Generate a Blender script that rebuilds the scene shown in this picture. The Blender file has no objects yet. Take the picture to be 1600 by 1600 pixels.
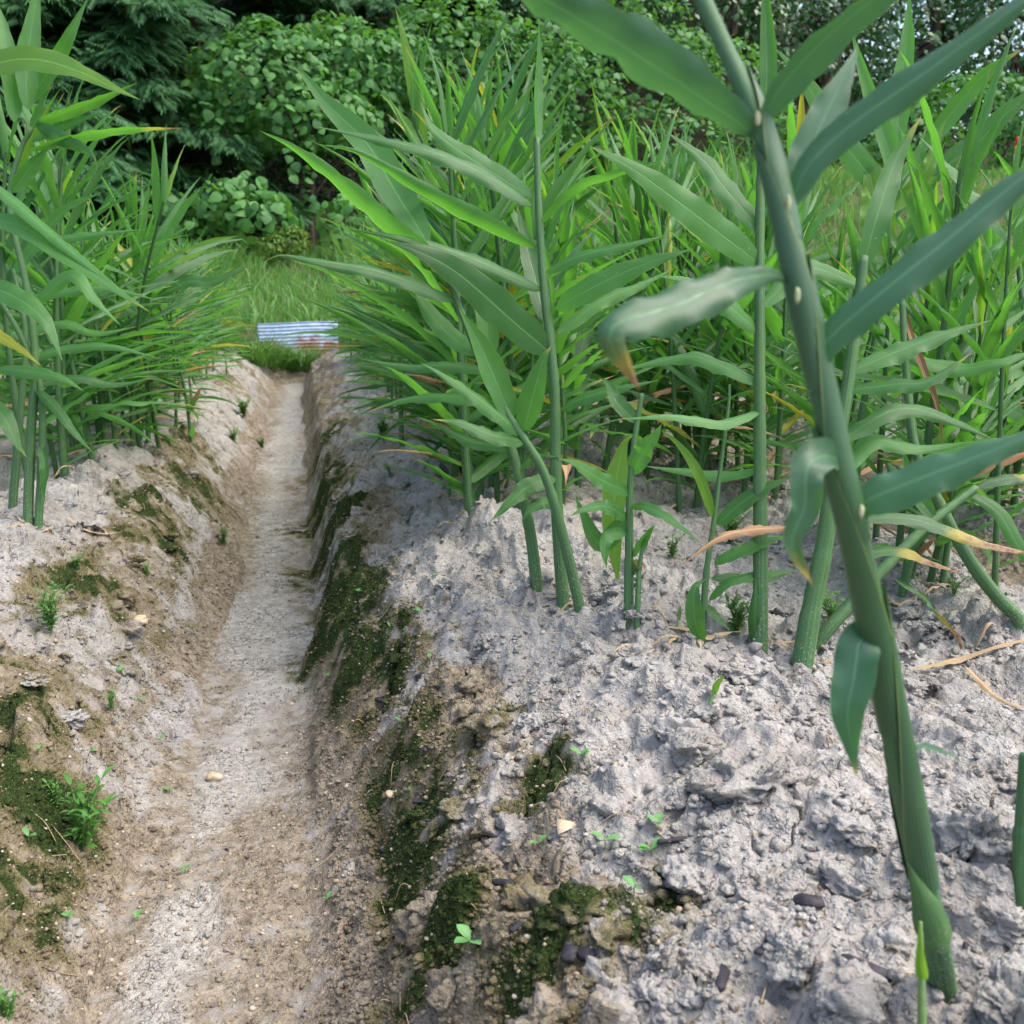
import bpy, math, random
import numpy as np

R = math.radians
rng = np.random.default_rng(11)
random.seed(5)
scene = bpy.context.scene
COL = scene.collection

# ------------------------------------------------------------------ camera
FPX, CAMH = 1600.0, 0.47
YAW, PITCH = R(11.3), R(-13.0)
FW = np.array([math.sin(YAW) * math.cos(PITCH), math.cos(YAW) * math.cos(PITCH), math.sin(PITCH)])
RT = np.array([math.cos(YAW), -math.sin(YAW), 0.0])
UP = np.cross(RT, FW)
CAM = np.array([0.0, 0.0, CAMH])
cam_d = bpy.data.cameras.new('camera')
cam = bpy.data.objects.new('camera', cam_d)
COL.objects.link(cam)
cam.location = CAM
cam.rotation_euler = (R(90) + PITCH, 0, -YAW)
cam_d.sensor_width = 36
cam_d.lens = 36
cam_d.clip_start = 0.01
cam_d.clip_end = 800
cam_d.dof.use_dof = True
cam_d.dof.focus_distance = 1.35
cam_d.dof.aperture_fstop = 13.0
scene.camera = cam


def norm(v):
    return v / np.maximum(np.linalg.norm(v, axis=-1, keepdims=True), 1e-9)


def ray(px, py):
    return FPX * FW + (px - 800) * RT - (py - 800) * UP


def at_depth(px, py, d):
    return CAM + ray(px, py) * d / FPX


def at_y(px, py, Y):
    r = ray(px, py)
    return CAM + r * Y / r[1]


def depth_of(p):
    return float(np.dot(np.asarray(p) - CAM, FW))


# ------------------------------------------------------------------ noise
_T = np.random.default_rng(3)
TAB = [_T.random((256, 256)) for _ in range(12)]


def vnoise(x, y, k=0):
    xi = np.floor(x).astype(np.int64)
    yi = np.floor(y).astype(np.int64)
    fx = x - xi
    fy = y - yi
    fx = fx * fx * fx * (fx * (fx * 6 - 15) + 10)
    fy = fy * fy * fy * (fy * (fy * 6 - 15) + 10)
    t = TAB[k % 12]
    x0, x1, y0, y1 = xi & 255, (xi + 1) & 255, yi & 255, (yi + 1) & 255
    a = t[x0, y0] * (1 - fx) + t[x1, y0] * fx
    b = t[x0, y1] * (1 - fx) + t[x1, y1] * fx
    return (a * (1 - fy) + b * fy) * 2 - 1


def fbm(x, y, oct=4, k=0, gain=0.5):
    s = 0
    a = 1.0
    for i in range(oct):
        s = s + a * vnoise(x * 2 ** i + 17.3 * i, y * 2 ** i - 9.1 * i, k + i)
        a *= gain
    return s


def domes(x, y, s, p, k):
    """lumps of soil: rounded bumps of random size, one per cell"""
    X, Y = x / s, y / s
    xi = np.floor(X).astype(np.int64)
    yi = np.floor(Y).astype(np.int64)
    h = np.zeros_like(X)
    for dx in (-1, 0, 1):
        for dy in (-1, 0, 1):
            a, b = (xi + dx) & 255, (yi + dy) & 255
            jx, jy = TAB[k % 12][a, b], TAB[(k + 1) % 12][a, b]
            r = 0.32 + 0.5 * TAB[(k + 2) % 12][a, b]
            on = TAB[(k + 3) % 12][a, b] < p
            d2 = ((X - (xi + dx + jx)) ** 2 + (Y - (yi + dy + jy)) ** 2) / (r * r)
            if s > .025:
                tl = 1 + .7 * ((X - (xi + dx + jx)) * (jy - .5) * 2 + (Y - (yi + dy + jy)) * (jx - .5) * 2) / r
                v = np.where(on, r * np.clip(np.minimum(.78 * tl, 2.1 * (1 - np.sqrt(d2))), 0, 1.2), 0)
            else:
                v = np.where(on, r * np.sqrt(np.clip(1 - d2, 0, 1)), 0)
            h = np.maximum(h, v)
    return h * s


def sm(a, b, x):
    t = np.clip((x - a) / (b - a), 0, 1)
    return t * t * (3 - 2 * t)


FARX = [-.95, -.75, -.52, -.36, -.26, -.19, -.015, .015, .045, .12, .28, .45, .7]
FARZ = [-.03, 0.0, .005, -.06, -.17, -.24, -.245, -.19, -.10, -.06, -.015, .01, -.02]
NEAX = [-.95, -.75, -.55, -.40, -.30, -.25, -.04, .05, .09, .14, .24, .42, .7]
NEAZ = [-.03, 0.0, -.01, -.08, -.18, -.245, -.25, -.205, -.15, -.09, -.035, .005, -.02]


def base_h(x, y):
    w = x + 0.022 * fbm(y * 1.7, y * 0 + 3.3, 3, 2) * sm(0.6, 1.6, y) + 0.012 * fbm(y * 6, x * 4, 2, 4)
    nf = 1 - sm(1.0, 2.3, y)
    z = np.interp(w, NEAX, NEAZ) * nf + np.interp(w, FARX, FARZ) * (1 - nf)
    rr = np.where(w > .7, -.02 + .025 * (np.cos(2 * np.pi * (w - .97) / .55) - 0.74) * sm(.7, .9, w), 0)
    ll = np.where(w < -.95, -.03 + .02 * (np.cos(2 * np.pi * (w + 1.1) / .55) - 0.3) * sm(-.95, -1.1, w), 0)
    z = np.where(w > .7, rr, np.where(w < -.95, ll, z))
    e = sm(6.9, 7.5, y)
    return z * (1 - e) + e * -0.12


def field_h(x, y, fine=True):
    b = base_h(x, y)
    up = sm(-.2, -.07, b)
    z = b + (0.018 * fbm(x * 5, y * 5, 3, 1)) * (0.25 + 0.75 * up)
    if not fine:
        return z
    qx = x + 0.009 * fbm(x * 28, y * 28, 2, 3) + 0.0016 * vnoise(x * 160, y * 160, 5)
    qy = y + 0.009 * fbm(x * 28 + 9, y * 28 + 4, 2, 6) + 0.0016 * vnoise(x * 160 + 5, y * 160, 7)
    rough = 0.13 + 0.60 * sm(-.243, -.230, b) + .27 * sm(-.22, -.12, b)
    lumpy = 0.45 + 0.55 * sm(-.15, .35, fbm(x * 4 + 2, y * 4, 2, 8))
    z = z + rough * lumpy * (0.55 * domes(qx, qy, .085, .42, 0) + .42 * domes(qx + .1, qy + .3, .052, .45, 7))
    z = z + rough * (0.40 * domes(qx + .3, qy, .034, .55, 2) + 0.42 * domes(qx, qy + .7, .016, .65, 4))
    z = z + (0.4 + 0.6 * rough) * 0.38 * domes(qx, qy + .2, .0075, .6, 6)
    z = z + 0.0030 * rough * fbm(qx * 60, qy * 60, 2, 9) + 0.0008 * (.25 + .75 * rough) * fbm(x * 240, y * 240, 2, 3)
    # blocky plates: terraces in a slow noise give broken edges
    pl = fbm(x * 8 + 5 + 4 * (qx - x), y * 8 + 4 * (qy - y), 2, 6) * 1.7
    st = np.floor(pl) + sm(.42, .58, pl - np.floor(pl))
    z = z + .011 * rough * lumpy * (st - .5 * pl)
    # cracks and pits between the clods
    cr = np.abs(fbm(qx * 13, qy * 13, 2, 10))
    z = z - rough * 0.020 * (1 - sm(0, .07, cr)) * sm(.0, .3, vnoise(x * 9, y * 9, 11))
    # the hollow the foreground stem comes out of
    z = z - .022 * np.exp(-((x - .405) ** 2 + (y - .535) ** 2) / .017 ** 2)
    return z


def fh(x, y, fine=True):
    return float(field_h(np.array([float(x)]), np.array([float(y)]), fine)[0])


def ground_hit(px, py):
    r = ray(px, py)
    r = r / np.linalg.norm(r)
    t = np.linspace(0.25, 9.5, 5000)
    P = CAM[None] + t[:, None] * r[None]
    h = field_h(P[:, 0], P[:, 1])
    i = int(np.argmax(P[:, 2] < h))
    return P[i]


# ------------------------------------------------------------------ object helpers
def mesh_from(name, V, F, mats, uv=None, smooth=True, attrs=None, matidx=None):
    """V (n,3), F (m,k) equal-size faces or list of such arrays"""
    me = bpy.data.meshes.new(name)
    V = np.asarray(V, dtype=np.float32)
    Fs = F if isinstance(F, list) else [F]
    Fs = [np.asarray(f, dtype=np.int32) for f in Fs if len(f)]
    loops = np.concatenate([f.ravel() for f in Fs])
    tot = np.concatenate([np.full(len(f), f.shape[1], dtype=np.int32) for f in Fs])
    start = np.concatenate([[0], np.cumsum(tot)[:-1]]).astype(np.int32)
    me.vertices.add(len(V))
    me.vertices.foreach_set('co', V.ravel())
    me.loops.add(len(loops))
    me.loops.foreach_set('vertex_index', loops)
    me.polygons.add(len(tot))
    me.polygons.foreach_set('loop_start', start)
    me.polygons.foreach_set('loop_total', tot)
    if smooth:
        me.polygons.foreach_set('use_smooth', np.ones(len(tot), dtype=bool))
    if matidx is not None:
        me.polygons.foreach_set('material_index', np.asarray(matidx, dtype=np.int32))
    if uv is not None:
        l = me.uv_layers.new(name='UVMap')
        l.data.foreach_set('uv', np.asarray(uv, dtype=np.float32)[loops].ravel())
    for nm, arr in (attrs or {}).items():
        a = me.attributes.new(nm, 'FLOAT_COLOR', 'POINT')
        a.data.foreach_set('color', np.asarray(arr, dtype=np.float32).ravel())
    for m in (mats if isinstance(mats, (list, tuple)) else [mats]):
        me.materials.append(m)
    me.update()
    me.validate()
    return me


def obj(name, me, parent=None, loc=None):
    o = bpy.data.objects.new(name, me)
    COL.objects.link(o)
    if parent is not None:
        o.parent = parent
    if loc is not None:
        o.location = loc
    return o


def tag(o, label=None, cat=None, group=None, kind=None):
    if label:
        o['label'] = label
    if cat:
        o['category'] = cat
    if group:
        o['group'] = group
    if kind:
        o['kind'] = kind
    return o


def empty(name, loc, label, cat, group=None):
    o = bpy.data.objects.new(name, None)
    o.empty_display_size = 0.05
    COL.objects.link(o)
    o.location = loc
    return tag(o, label, cat, group)


class Acc:
    """collects pieces (V, F of quads/tris, uv) into one mesh"""
    def __init__(s):
        s.V, s.F, s.U, s.n, s.M, s.A = [], {}, [], 0, {}, []

    def add(s, V, F, uv=None, mi=0, attr=None):
        F = np.asarray(F)
        s.V.append(np.asarray(V, dtype=np.float32))
        s.F.setdefault(F.shape[1], []).append(F + s.n)
        s.M.setdefault(F.shape[1], []).append(np.full(len(F), mi))
        s.U.append(np.asarray(uv, dtype=np.float32) if uv is not None else np.zeros((len(V), 2), np.float32))
        s.A.append(np.tile(np.asarray(attr if attr is not None else (0, 0, 0, 1), np.float32), (len(V), 1)) if attr is None or np.ndim(attr) == 1 else np.asarray(attr, np.float32))
        s.n += len(V)

    def mesh(s, name, mats, smooth=True, attr=None):
        Fs = [np.concatenate(s.F[k]) for k in s.F]
        mi = np.concatenate([np.concatenate(s.M[k]) for k in s.F])
        return mesh_from(name, np.concatenate(s.V), Fs, mats, np.concatenate(s.U), smooth,
                         {attr: np.concatenate(s.A)} if attr else None, mi)


# ------------------------------------------------------------------ materials
def new_mat(name):
    m = bpy.data.materials.new(name)
    m.use_nodes = True
    nt = m.node_tree
    for n in list(nt.nodes):
        nt.nodes.remove(n)
    out = nt.nodes.new('ShaderNodeOutputMaterial')
    return m, nt, out


class NT:
    def __init__(s, nt):
        s.nt = nt

    def n(s, typ, **kw):
        nd = s.nt.nodes.new(typ)
        for k, v in kw.items():
            if k.startswith('i_'):
                key = k[2:]
                key = int(key) if key.isdigit() else key.replace('_', ' ')
                if hasattr(v, 'is_linked') or isinstance(v, bpy.types.NodeSocket):
                    s.nt.links.new(v, nd.inputs[key])
                else:
                    nd.inputs[key].default_value = v
            else:
                setattr(nd, k, v)
        return nd

    def math(s, op, a, b=None, c=None, clamp=False):
        nd = s.n('ShaderNodeMath', operation=op, use_clamp=clamp)
        for i, v in enumerate((a, b, c)):
            if v is None:
                continue
            if isinstance(v, (int, float)):
                nd.inputs[i].default_value = v
            else:
                s.nt.links.new(v, nd.inputs[i])
        return nd.outputs[0]

    def mix(s, f, a, b, mode='MIX'):
        nd = s.n('ShaderNodeMix', data_type='RGBA', blend_type=mode)
        for key, v in ((0, f), (6, a), (7, b)):
            if isinstance(v, bpy.types.NodeSocket):
                s.nt.links.new(v, nd.inputs[key])
            elif isinstance(v, (int, float)):
                nd.inputs[key].default_value = v
            else:
                nd.inputs[key].default_value = (*v, 1) if len(v) == 3 else v
        return nd.outputs[2]

    def ramp(s, f, lo, hi, a=0.0, b=1.0):
        nd = s.n('ShaderNodeMapRange', interpolation_type='SMOOTHSTEP')
        s.nt.links.new(f, nd.inputs[0])
        nd.inputs[1].default_value, nd.inputs[2].default_value = lo, hi
        nd.inputs[3].default_value, nd.inputs[4].default_value = a, b
        return nd.outputs[0]

    def noise(s, vec, scale, detail=3, rough=.55, off=None):
        nd = s.n('ShaderNodeTexNoise')
        if vec is not None:
            s.nt.links.new(vec, nd.inputs['Vector'])
        nd.inputs['Scale'].default_value = scale
        nd.inputs['Detail'].default_value = detail
        nd.inputs['Roughness'].default_value = rough
        return nd.outputs[0]

    def link(s, a, b):
        s.nt.links.new(a, b)


def soil_mat(name, masks=True, tone=(0, 0)):
    m, nt, out = new_mat(name)
    g = NT(nt)
    pos = g.n('ShaderNodeNewGeometry').outputs['Position']
    n1 = g.noise(pos, 9, 4)
    n2 = g.noise(pos, 70, 4, .65)
    n3 = g.noise(pos, 420, 3, .7)
    n4 = g.noise(pos, 26, 4, .6)
    grey = g.mix(g.ramp(n2, .32, .68), (.298, .280, .257), (.428, .406, .375))
    grey = g.mix(g.ramp(n1, .4, .7), grey, (.310, .288, .256))
    brown = g.mix(g.ramp(n2, .3, .7), (.150, .122, .086), (.34, .285, .212))
    pale = g.mix(g.ramp(n2, .3, .7), (.32, .298, .260), (.47, .445, .40))
    moss = g.mix(g.ramp(n3, .35, .65), (.012, .026, .007), (.048, .070, .018))
    olive = g.mix(g.ramp(n3, .35, .65), (.07, .06, .018), (.20, .17, .07))
    col = grey
    bump_s = None
    if masks:
        at = g.n('ShaderNodeAttribute', attribute_name='masks')
        sep = g.n('ShaderNodeSeparateColor')
        g.link(at.outputs['Color'], sep.inputs[0])
        mo, br, pa, ch = sep.outputs[0], sep.outputs[1], sep.outputs[2], at.outputs['Alpha']
        j = g.math('SUBTRACT', n4, .5)
        j2 = g.math('SUBTRACT', n2, .5)
        brf = g.ramp(g.math('ADD', g.math('MULTIPLY_ADD', j, 1.1, br), g.math('MULTIPLY', j2, .6)), .35, .65)
        col = g.mix(brf, col, brown)
        paf = g.ramp(g.math('ADD', g.math('MULTIPLY_ADD', j, 1.0, pa), g.math('MULTIPLY', j2, .5)), .3, .8)
        col = g.mix(paf, col, pale)
        vor = g.n('ShaderNodeTexVoronoi', feature='DISTANCE_TO_EDGE')
        g.link(g.n('ShaderNodeVectorMath', operation='MULTIPLY_ADD', i_1=(.0, .0, .0), i_2=(0, 0, 0)).outputs[0], vor.inputs['Vector'])
        wob = g.n('ShaderNodeTexNoise', i_Scale=40.0)
        g.link(pos, wob.inputs['Vector'])
        wv = g.n('ShaderNodeVectorMath', operation='MULTIPLY_ADD')
        g.link(wob.outputs['Color'], wv.inputs[0])
        wv.inputs[1].default_value = (.02, .02, 0)
        g.link(pos, wv.inputs[2])
        g.link(wv.outputs[0], vor.inputs['Vector'])
        vor.inputs['Scale'].default_value = 58
        crack = g.math('MULTIPLY', g.ramp(vor.outputs[0], 0.0, .05, 1, 0), g.math('MULTIPLY', g.ramp(paf, .6, 1), g.ramp(n1, .42, .6)))
        col = g.mix(g.math('MULTIPLY', crack, .55), col, (.09, .07, .055))
        olf = g.ramp(g.math('ADD', g.math('MULTIPLY_ADD', j, 1.3, mo), g.math('MULTIPLY', j2, .9)), .22, .62)
        col = g.mix(g.math('MULTIPLY', olf, .75), col, olive)
        mof = g.ramp(g.math('ADD', g.math('MULTIPLY_ADD', j, 1.2, mo), g.math('MULTIPLY', j2, 1.0)), .52, .86)
        col = g.mix(mof, col, moss)
        chf = g.ramp(g.math('ADD', g.math('MULTIPLY_ADD', j, 1.2, ch), g.math('MULTIPLY', j2, .8)), .6, .8)
        col = g.mix(chf, col, (.028, .025, .027))
    # light and dark grit
    v2 = g.n('ShaderNodeTexVoronoi', i_Scale=330.0)
    g.link(pos, v2.inputs['Vector'])
    grit = g.ramp(v2.outputs['Distance'], .10, .24, 1, 0)
    v2c = g.n('ShaderNodeSeparateColor')
    g.link(v2.outputs['Color'], v2c.inputs[0])
    col = g.mix(g.math('MULTIPLY', grit, g.ramp(v2c.outputs[0], .72, .8)), col, (.52, .47, .39))
    col = g.mix(g.math('MULTIPLY', grit, g.ramp(v2c.outputs[1], .86, .9)), col, (.06, .05, .045))
    hsum = g.math('ADD', g.math('MULTIPLY', n3, .5), g.math('MULTIPLY', n2, .9))
    wn_ = g.n('ShaderNodeTexNoise', i_Scale=120.0)
    g.link(pos, wn_.inputs['Vector'])
    wv_ = g.n('ShaderNodeVectorMath', operation='MULTIPLY_ADD')
    g.link(wn_.outputs['Color'], wv_.inputs[0])
    wv_.inputs[1].default_value = (.008, .008, .008)
    g.link(pos, wv_.inputs[2])
    for sc_, am_ in ((95.0, .65), (230.0, .5)):
        vv_ = g.n('ShaderNodeTexVoronoi', i_Scale=sc_)
        g.link(wv_.outputs[0], vv_.inputs['Vector'])
        hsum = g.math('ADD', hsum, g.math('MULTIPLY', g.math('MULTIPLY', g.ramp(vv_.outputs['Distance'], .15, .62, 1, 0), g.ramp(n4, .3, .65)), am_ if not masks else am_))
    hsum = g.math('ADD', hsum, g.math('MULTIPLY', grit, .22))
    if masks:
        hsum = g.math('SUBTRACT', hsum, g.math('MULTIPLY', crack, .8))
    bmp = g.n('ShaderNodeBump', i_Strength=1.0, i_Distance=.0045)
    g.link(hsum, bmp.inputs['Height'])
    bs = g.n('ShaderNodeBsdfPrincipled', i_Roughness=.95)
    bs.inputs['Specular IOR Level'].default_value = .12
    g.link(col, bs.inputs['Base Color'])
    g.link(bmp.outputs[0], bs.inputs['Normal'])
    g.link(bs.outputs[0], out.inputs[0])
    return m


def leaf_mat(name, dark, light, trans, tf=.32, rough=.38, spec=.5, tips=True, dry=None, veins=True, back=None, rnd=.35):
    m, nt, out = new_mat(name)
    g = NT(nt)
    uv = g.n('ShaderNodeUVMap').outputs[0]
    sx = g.n('ShaderNodeSeparateXYZ')
    g.link(uv, sx.inputs[0])
    u, v = sx.outputs[0], sx.outputs[1]
    oi = g.n('ShaderNodeObjectInfo').outputs['Random']
    isl = g.n('ShaderNodeNewGeometry').outputs['Random Per Island']
    rn = g.math('FRACT', g.math('ADD', oi, isl))
    rn2 = g.math('FRACT', g.math('MULTIPLY', rn, 7.31))
    pos = g.n('ShaderNodeTexCoord').outputs['Object']
    nz = g.noise(pos, 22, 3)
    f = g.math('ADD', g.math('MULTIPLY', nz, .7), g.math('MULTIPLY_ADD', rn, rnd * 2, -.35), clamp=True)
    col = g.mix(f, dark, light)
    tcol = g.mix(f, tuple(c * .8 for c in trans), trans)
    hgt = None
    if veins:
        du = g.math('ABSOLUTE', g.math('SUBTRACT', u, .5))
        # parallel veins running obliquely to the margin
        ph = g.math('ADD', g.math('MULTIPLY', du, 150.0), g.math('MULTIPLY', v, -40.0))
        vn = g.math('SINE', ph)
        rib = g.ramp(du, .008, .045, 1, 0)
        col = g.mix(g.math('MULTIPLY', g.ramp(vn, .2, 1), .18), col, light)
        col = g.mix(g.math('MULTIPLY', rib, .55), col, tuple(min(1, c * 1.7 + .02) for c in light))
        hgt = g.math('ADD', g.math('MULTIPLY', vn, .25), g.math('MULTIPLY', rib, -1.2))
        hgt = g.math('ADD', hgt, g.math('MULTIPLY', nz, 2.0))
    if tips:
        e1 = g.math('ADD', v, g.math('MULTIPLY', g.math('SUBTRACT', nz, .5), .25))
        lim = g.math('SUBTRACT', 1.06, g.math('MULTIPLY', g.math('POWER', rn2, 6.0), .22))
        yf = g.ramp(g.math('SUBTRACT', e1, lim), -.12, .02)
        col = g.mix(yf, col, (.36, .36, .05))
        tcol = g.mix(yf, tcol, (.5, .5, .06))
        bf = g.ramp(g.math('SUBTRACT', e1, lim), .0, .06)
        col = g.mix(bf, col, (.42, .27, .13))
        tcol = g.mix(bf, tcol, (.3, .16, .06))
        edge = g.math('MULTIPLY', g.ramp(g.math('ABSOLUTE', g.math('SUBTRACT', u, .5)), .47, .5), g.math('MULTIPLY', g.ramp(v, .2, .7), .6))
        col = g.mix(edge, col, (.42, .46, .13))
    if veins:
        sp_ = g.noise(pos, 190, 2, .5)
        col = g.mix(g.math('MULTIPLY', g.ramp(sp_, .74, .77), g.ramp(rn2, .25, .8)), col, (.42, .44, .30))
    if dry:
        # a band from dry to fully brown: dry = (start v, end v)
        e2 = g.math('ADD', v, g.math('MULTIPLY', g.math('SUBTRACT', g.noise(pos, 45, 4), .5), .3))
        yf = g.ramp(e2, dry[0], dry[0] + .12)
        col = g.mix(yf, col, (.40, .34, .04))
        bf = g.ramp(e2, dry[0] + .08, dry[1])
        stripe = g.noise(pos, 130, 4, .7)
        col = g.mix(bf, col, g.mix(g.ramp(stripe, .35, .65), (.16, .075, .03), (.46, .29, .15)))
        tcol = g.mix(yf, tcol, (.3, .2, .06))
    bk = g.n('ShaderNodeNewGeometry').outputs['Backfacing']
    if back:
        col = g.mix(bk, col, g.mix(.65, col, back))
    bs = g.n('ShaderNodeBsdfPrincipled')
    bs.inputs['Specular IOR Level'].default_value = spec
    g.link(col, bs.inputs['Base Color'])
    g.link(g.math('ADD', rough, g.math('MULTIPLY', g.math('SUBTRACT', nz, .5), .25)), bs.inputs['Roughness'])
    tr = g.n('ShaderNodeBsdfTranslucent')
    g.link(tcol, tr.inputs[0])
    if hgt is not None:
        bmp = g.n('ShaderNodeBump', i_Strength=.35, i_Distance=.001)
        g.link(hgt, bmp.inputs['Height'])
        g.link(bmp.outputs[0], bs.inputs['Normal'])
    mx = g.n('ShaderNodeMixShader', i_0=tf)
    g.link(bs.outputs[0], mx.inputs[1])
    g.link(tr.outputs[0], mx.inputs[2])
    g.link(mx.outputs[0], out.inputs[0])
    return m


def simple_mat(name, c1, c2, scale=30, rough=.8, spec=.3, bump=.3, stretch=None, bd=.003):
    m, nt, out = new_mat(name)
    g = NT(nt)
    pos = g.n('ShaderNodeTexCoord').outputs['Object']
    if stretch:
        mp = g.n('ShaderNodeMapping')
        mp.inputs['Scale'].default_value = stretch
        g.link(pos, mp.inputs[0])
        pos = mp.outputs[0]
    nz = g.noise(pos, scale, 5, .62)
    col = g.mix(g.ramp(nz, .3, .7), c1, c2)
    bs = g.n('ShaderNodeBsdfPrincipled', i_Roughness=rough)
    bs.inputs['Specular IOR Level'].default_value = spec
    g.link(col, bs.inputs['Base Color'])
    bmp = g.n('ShaderNodeBump', i_Strength=bump, i_Distance=bd)
    g.link(nz, bmp.inputs['Height'])
    g.link(bmp.outputs[0], bs.inputs['Normal'])
    g.link(bs.outputs[0], out.inputs[0])
    return m


M_SOIL = soil_mat('soil')
M_CRUMB = soil_mat('soil_crumb', masks=False)
M_LEAF = leaf_mat('ginger_leaf', (.028, .098, .028), (.082, .225, .054), (.18, .56, .045), tf=.40, rough=.38, spec=.55, back=(.12, .25, .085), rnd=.55)
M_LEAFN = leaf_mat('ginger_leaf_near', (.036, .112, .062), (.075, .185, .098), (.12, .40, .07), tf=.26, rough=.38, spec=.55, back=(.10, .20, .11), rnd=.2)
M_TORN = leaf_mat('ginger_leaf_curled', (.032, .10, .045), (.085, .20, .080), (.14, .42, .06), tf=.3, rough=.36, spec=.8, tips=False, dry=(.80, .97))
M_YELLOW = leaf_mat('ginger_leaf_yellow', (.30, .34, .03), (.42, .42, .05), (.55, .55, .05), tf=.4, tips=True)
M_LIME = leaf_mat('ginger_leaf_young_or_lit', (.10, .23, .025), (.17, .33, .04), (.3, .6, .04), tf=.4)  # young leaves, plus one left-bed leaf painted brighter as if lit
M_DRYTIP = leaf_mat('ginger_leaf_dry_tip', (.03, .09, .028), (.065, .16, .045), (.12, .33, .03), tf=.25, tips=False, dry=(.42, .68))
M_DRY = leaf_mat('ginger_leaf_dry', (.25, .13, .06), (.50, .34, .20), (.35, .20, .08), tf=.2, rough=.75, spec=.2, tips=False)
M_STRAW = leaf_mat('straw', (.38, .27, .15), (.62, .47, .30), (.4, .28, .12), tf=.15, rough=.7, spec=.25, tips=False)


def stem_mat(name, c1, c2, c3):
    m, nt, out = new_mat(name)
    g = NT(nt)
    uv = g.n('ShaderNodeUVMap').outputs[0]
    mp = g.n('ShaderNodeMapping')
    mp.inputs['Scale'].default_value = (46, 2.2, 1)
    g.link(uv, mp.inputs[0])
    rib = g.noise(mp.outputs[0], 1.0, 3, .6)
    pos = g.n('ShaderNodeTexCoord').outputs['Object']
    blot = g.noise(pos, 26, 4, .6)
    dust = g.noise(pos, 420, 3, .7)
    sx = g.n('ShaderNodeSeparateXYZ')
    g.link(uv, sx.inputs[0])
    col = g.mix(g.ramp(rib, .3, .7), c1, c2)
    col = g.mix(g.ramp(blot, .45, .75, 0, .6), col, c3)
    low = g.ramp(sx.outputs[1], .0, .28, 1, 0)
    col = g.mix(g.math('MULTIPLY', g.ramp(dust, .56, .66), g.math('MULTIPLY_ADD', low, .7, .12)), col, (.36, .36, .30))
    bs = g.n('ShaderNodeBsdfPrincipled')
    bs.inputs['Specular IOR Level'].default_value = .35
    g.link(col, bs.inputs['Base Color'])
    g.link(g.math('ADD', .42, g.math('MULTIPLY', blot, .3)), bs.inputs['Roughness'])
    bmp = g.n('ShaderNodeBump', i_Strength=.5, i_Distance=.0008)
    g.link(g.math('ADD', rib, g.math('MULTIPLY', dust, .3)), bmp.inputs['Height'])
    g.link(bmp.outputs[0], bs.inputs['Normal'])
    g.link(bs.outputs[0], out.inputs[0])
    return m


M_STEM = stem_mat('ginger_stem', (.034, .095, .034), (.085, .190, .062), (.10, .19, .05))
M_STEMN = stem_mat('ginger_stem_near', (.034, .100, .040), (.080, .175, .070), (.09, .18, .06))
M_WRAP = leaf_mat('sheath_wrap', (.038, .108, .044), (.085, .185, .072), (.1, .3, .06), tf=.08, rough=.42, spec=.5, tips=True, veins=True, rnd=.2)
M_SHEATH = simple_mat('ginger_sheath', (.10, .20, .055), (.20, .29, .10), 30, .5, .4, .25, (1, 1, .12), .001)
M_LIG = simple_mat('ligule', (.34, .40, .20), (.52, .50, .32), 60, .6, .3, .2)
M_WEED = leaf_mat('weed_leaf', (.07, .19, .035), (.13, .30, .06), (.22, .50, .06), tf=.3, rough=.5, spec=.35, tips=False, veins=False)
M_SEED = leaf_mat('seedling_leaf', (.12, .30, .09), (.19, .42, .14), (.25, .55, .12), tf=.3, rough=.45, spec=.4, tips=False, veins=False)
M_GRASS = leaf_mat('grass_blade', (.070, .190, .042), (.185, .345, .085), (.25, .55, .08), tf=.32, rough=.5, spec=.3, tips=False, veins=False)
M_KUDZU = leaf_mat('kudzu_leaf', (.040, .135, .038), (.095, .245, .058), (.17, .46, .05), tf=.28, rough=.5, spec=.25, tips=False, veins=False, back=(.09, .20, .06), rnd=.6)
M_BROAD = leaf_mat('broad_leaf', (.030, .100, .034), (.070, .185, .055), (.08, .22, .03), tf=.2, rough=.35, spec=.5, tips=False, veins=False)
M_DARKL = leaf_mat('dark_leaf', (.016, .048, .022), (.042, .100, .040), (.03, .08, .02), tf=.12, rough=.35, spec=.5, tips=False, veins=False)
M_CONIF = leaf_mat('conifer_spray', (.026, .095, .034), (.070, .195, .060), (.08, .25, .04), tf=.15, rough=.6, spec=.25, tips=False, veins=False)
M_YSHRUB = leaf_mat('shrub_yellow', (.07, .15, .02), (.16, .27, .035), (.25, .42, .04), tf=.25, rough=.5, spec=.3, tips=False, veins=False)
M_BARK = simple_mat('bark', (.05, .038, .028), (.13, .10, .075), 18, .9, .1, .8, (1, 1, .2), .02)
M_CHAR = simple_mat('charcoal', (.022, .02, .024), (.07, .063, .072), 90, .75, .25, .6, None, .003)
M_STONE = simple_mat('tan_stone', (.40, .31, .20), (.62, .50, .35), 60, .85, .2, .5)
m_, nt_, out_ = new_mat('pale_pebble')
g_ = NT(nt_)
ri_ = g_.n('ShaderNodeNewGeometry').outputs['Random Per Island']
b_ = g_.n('ShaderNodeBsdfPrincipled', i_Roughness=.9)
b_.inputs['Specular IOR Level'].default_value = .15
c_ = g_.mix(g_.ramp(ri_, .0, .6), (.16, .12, .08), (.36, .29, .205))
c_ = g_.mix(g_.ramp(ri_, .62, 1.0), c_, (.46, .41, .34))
g_.link(c_, b_.inputs['Base Color'])
g_.link(b_.outputs[0], out_.inputs[0])
M_PEB = m_
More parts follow.
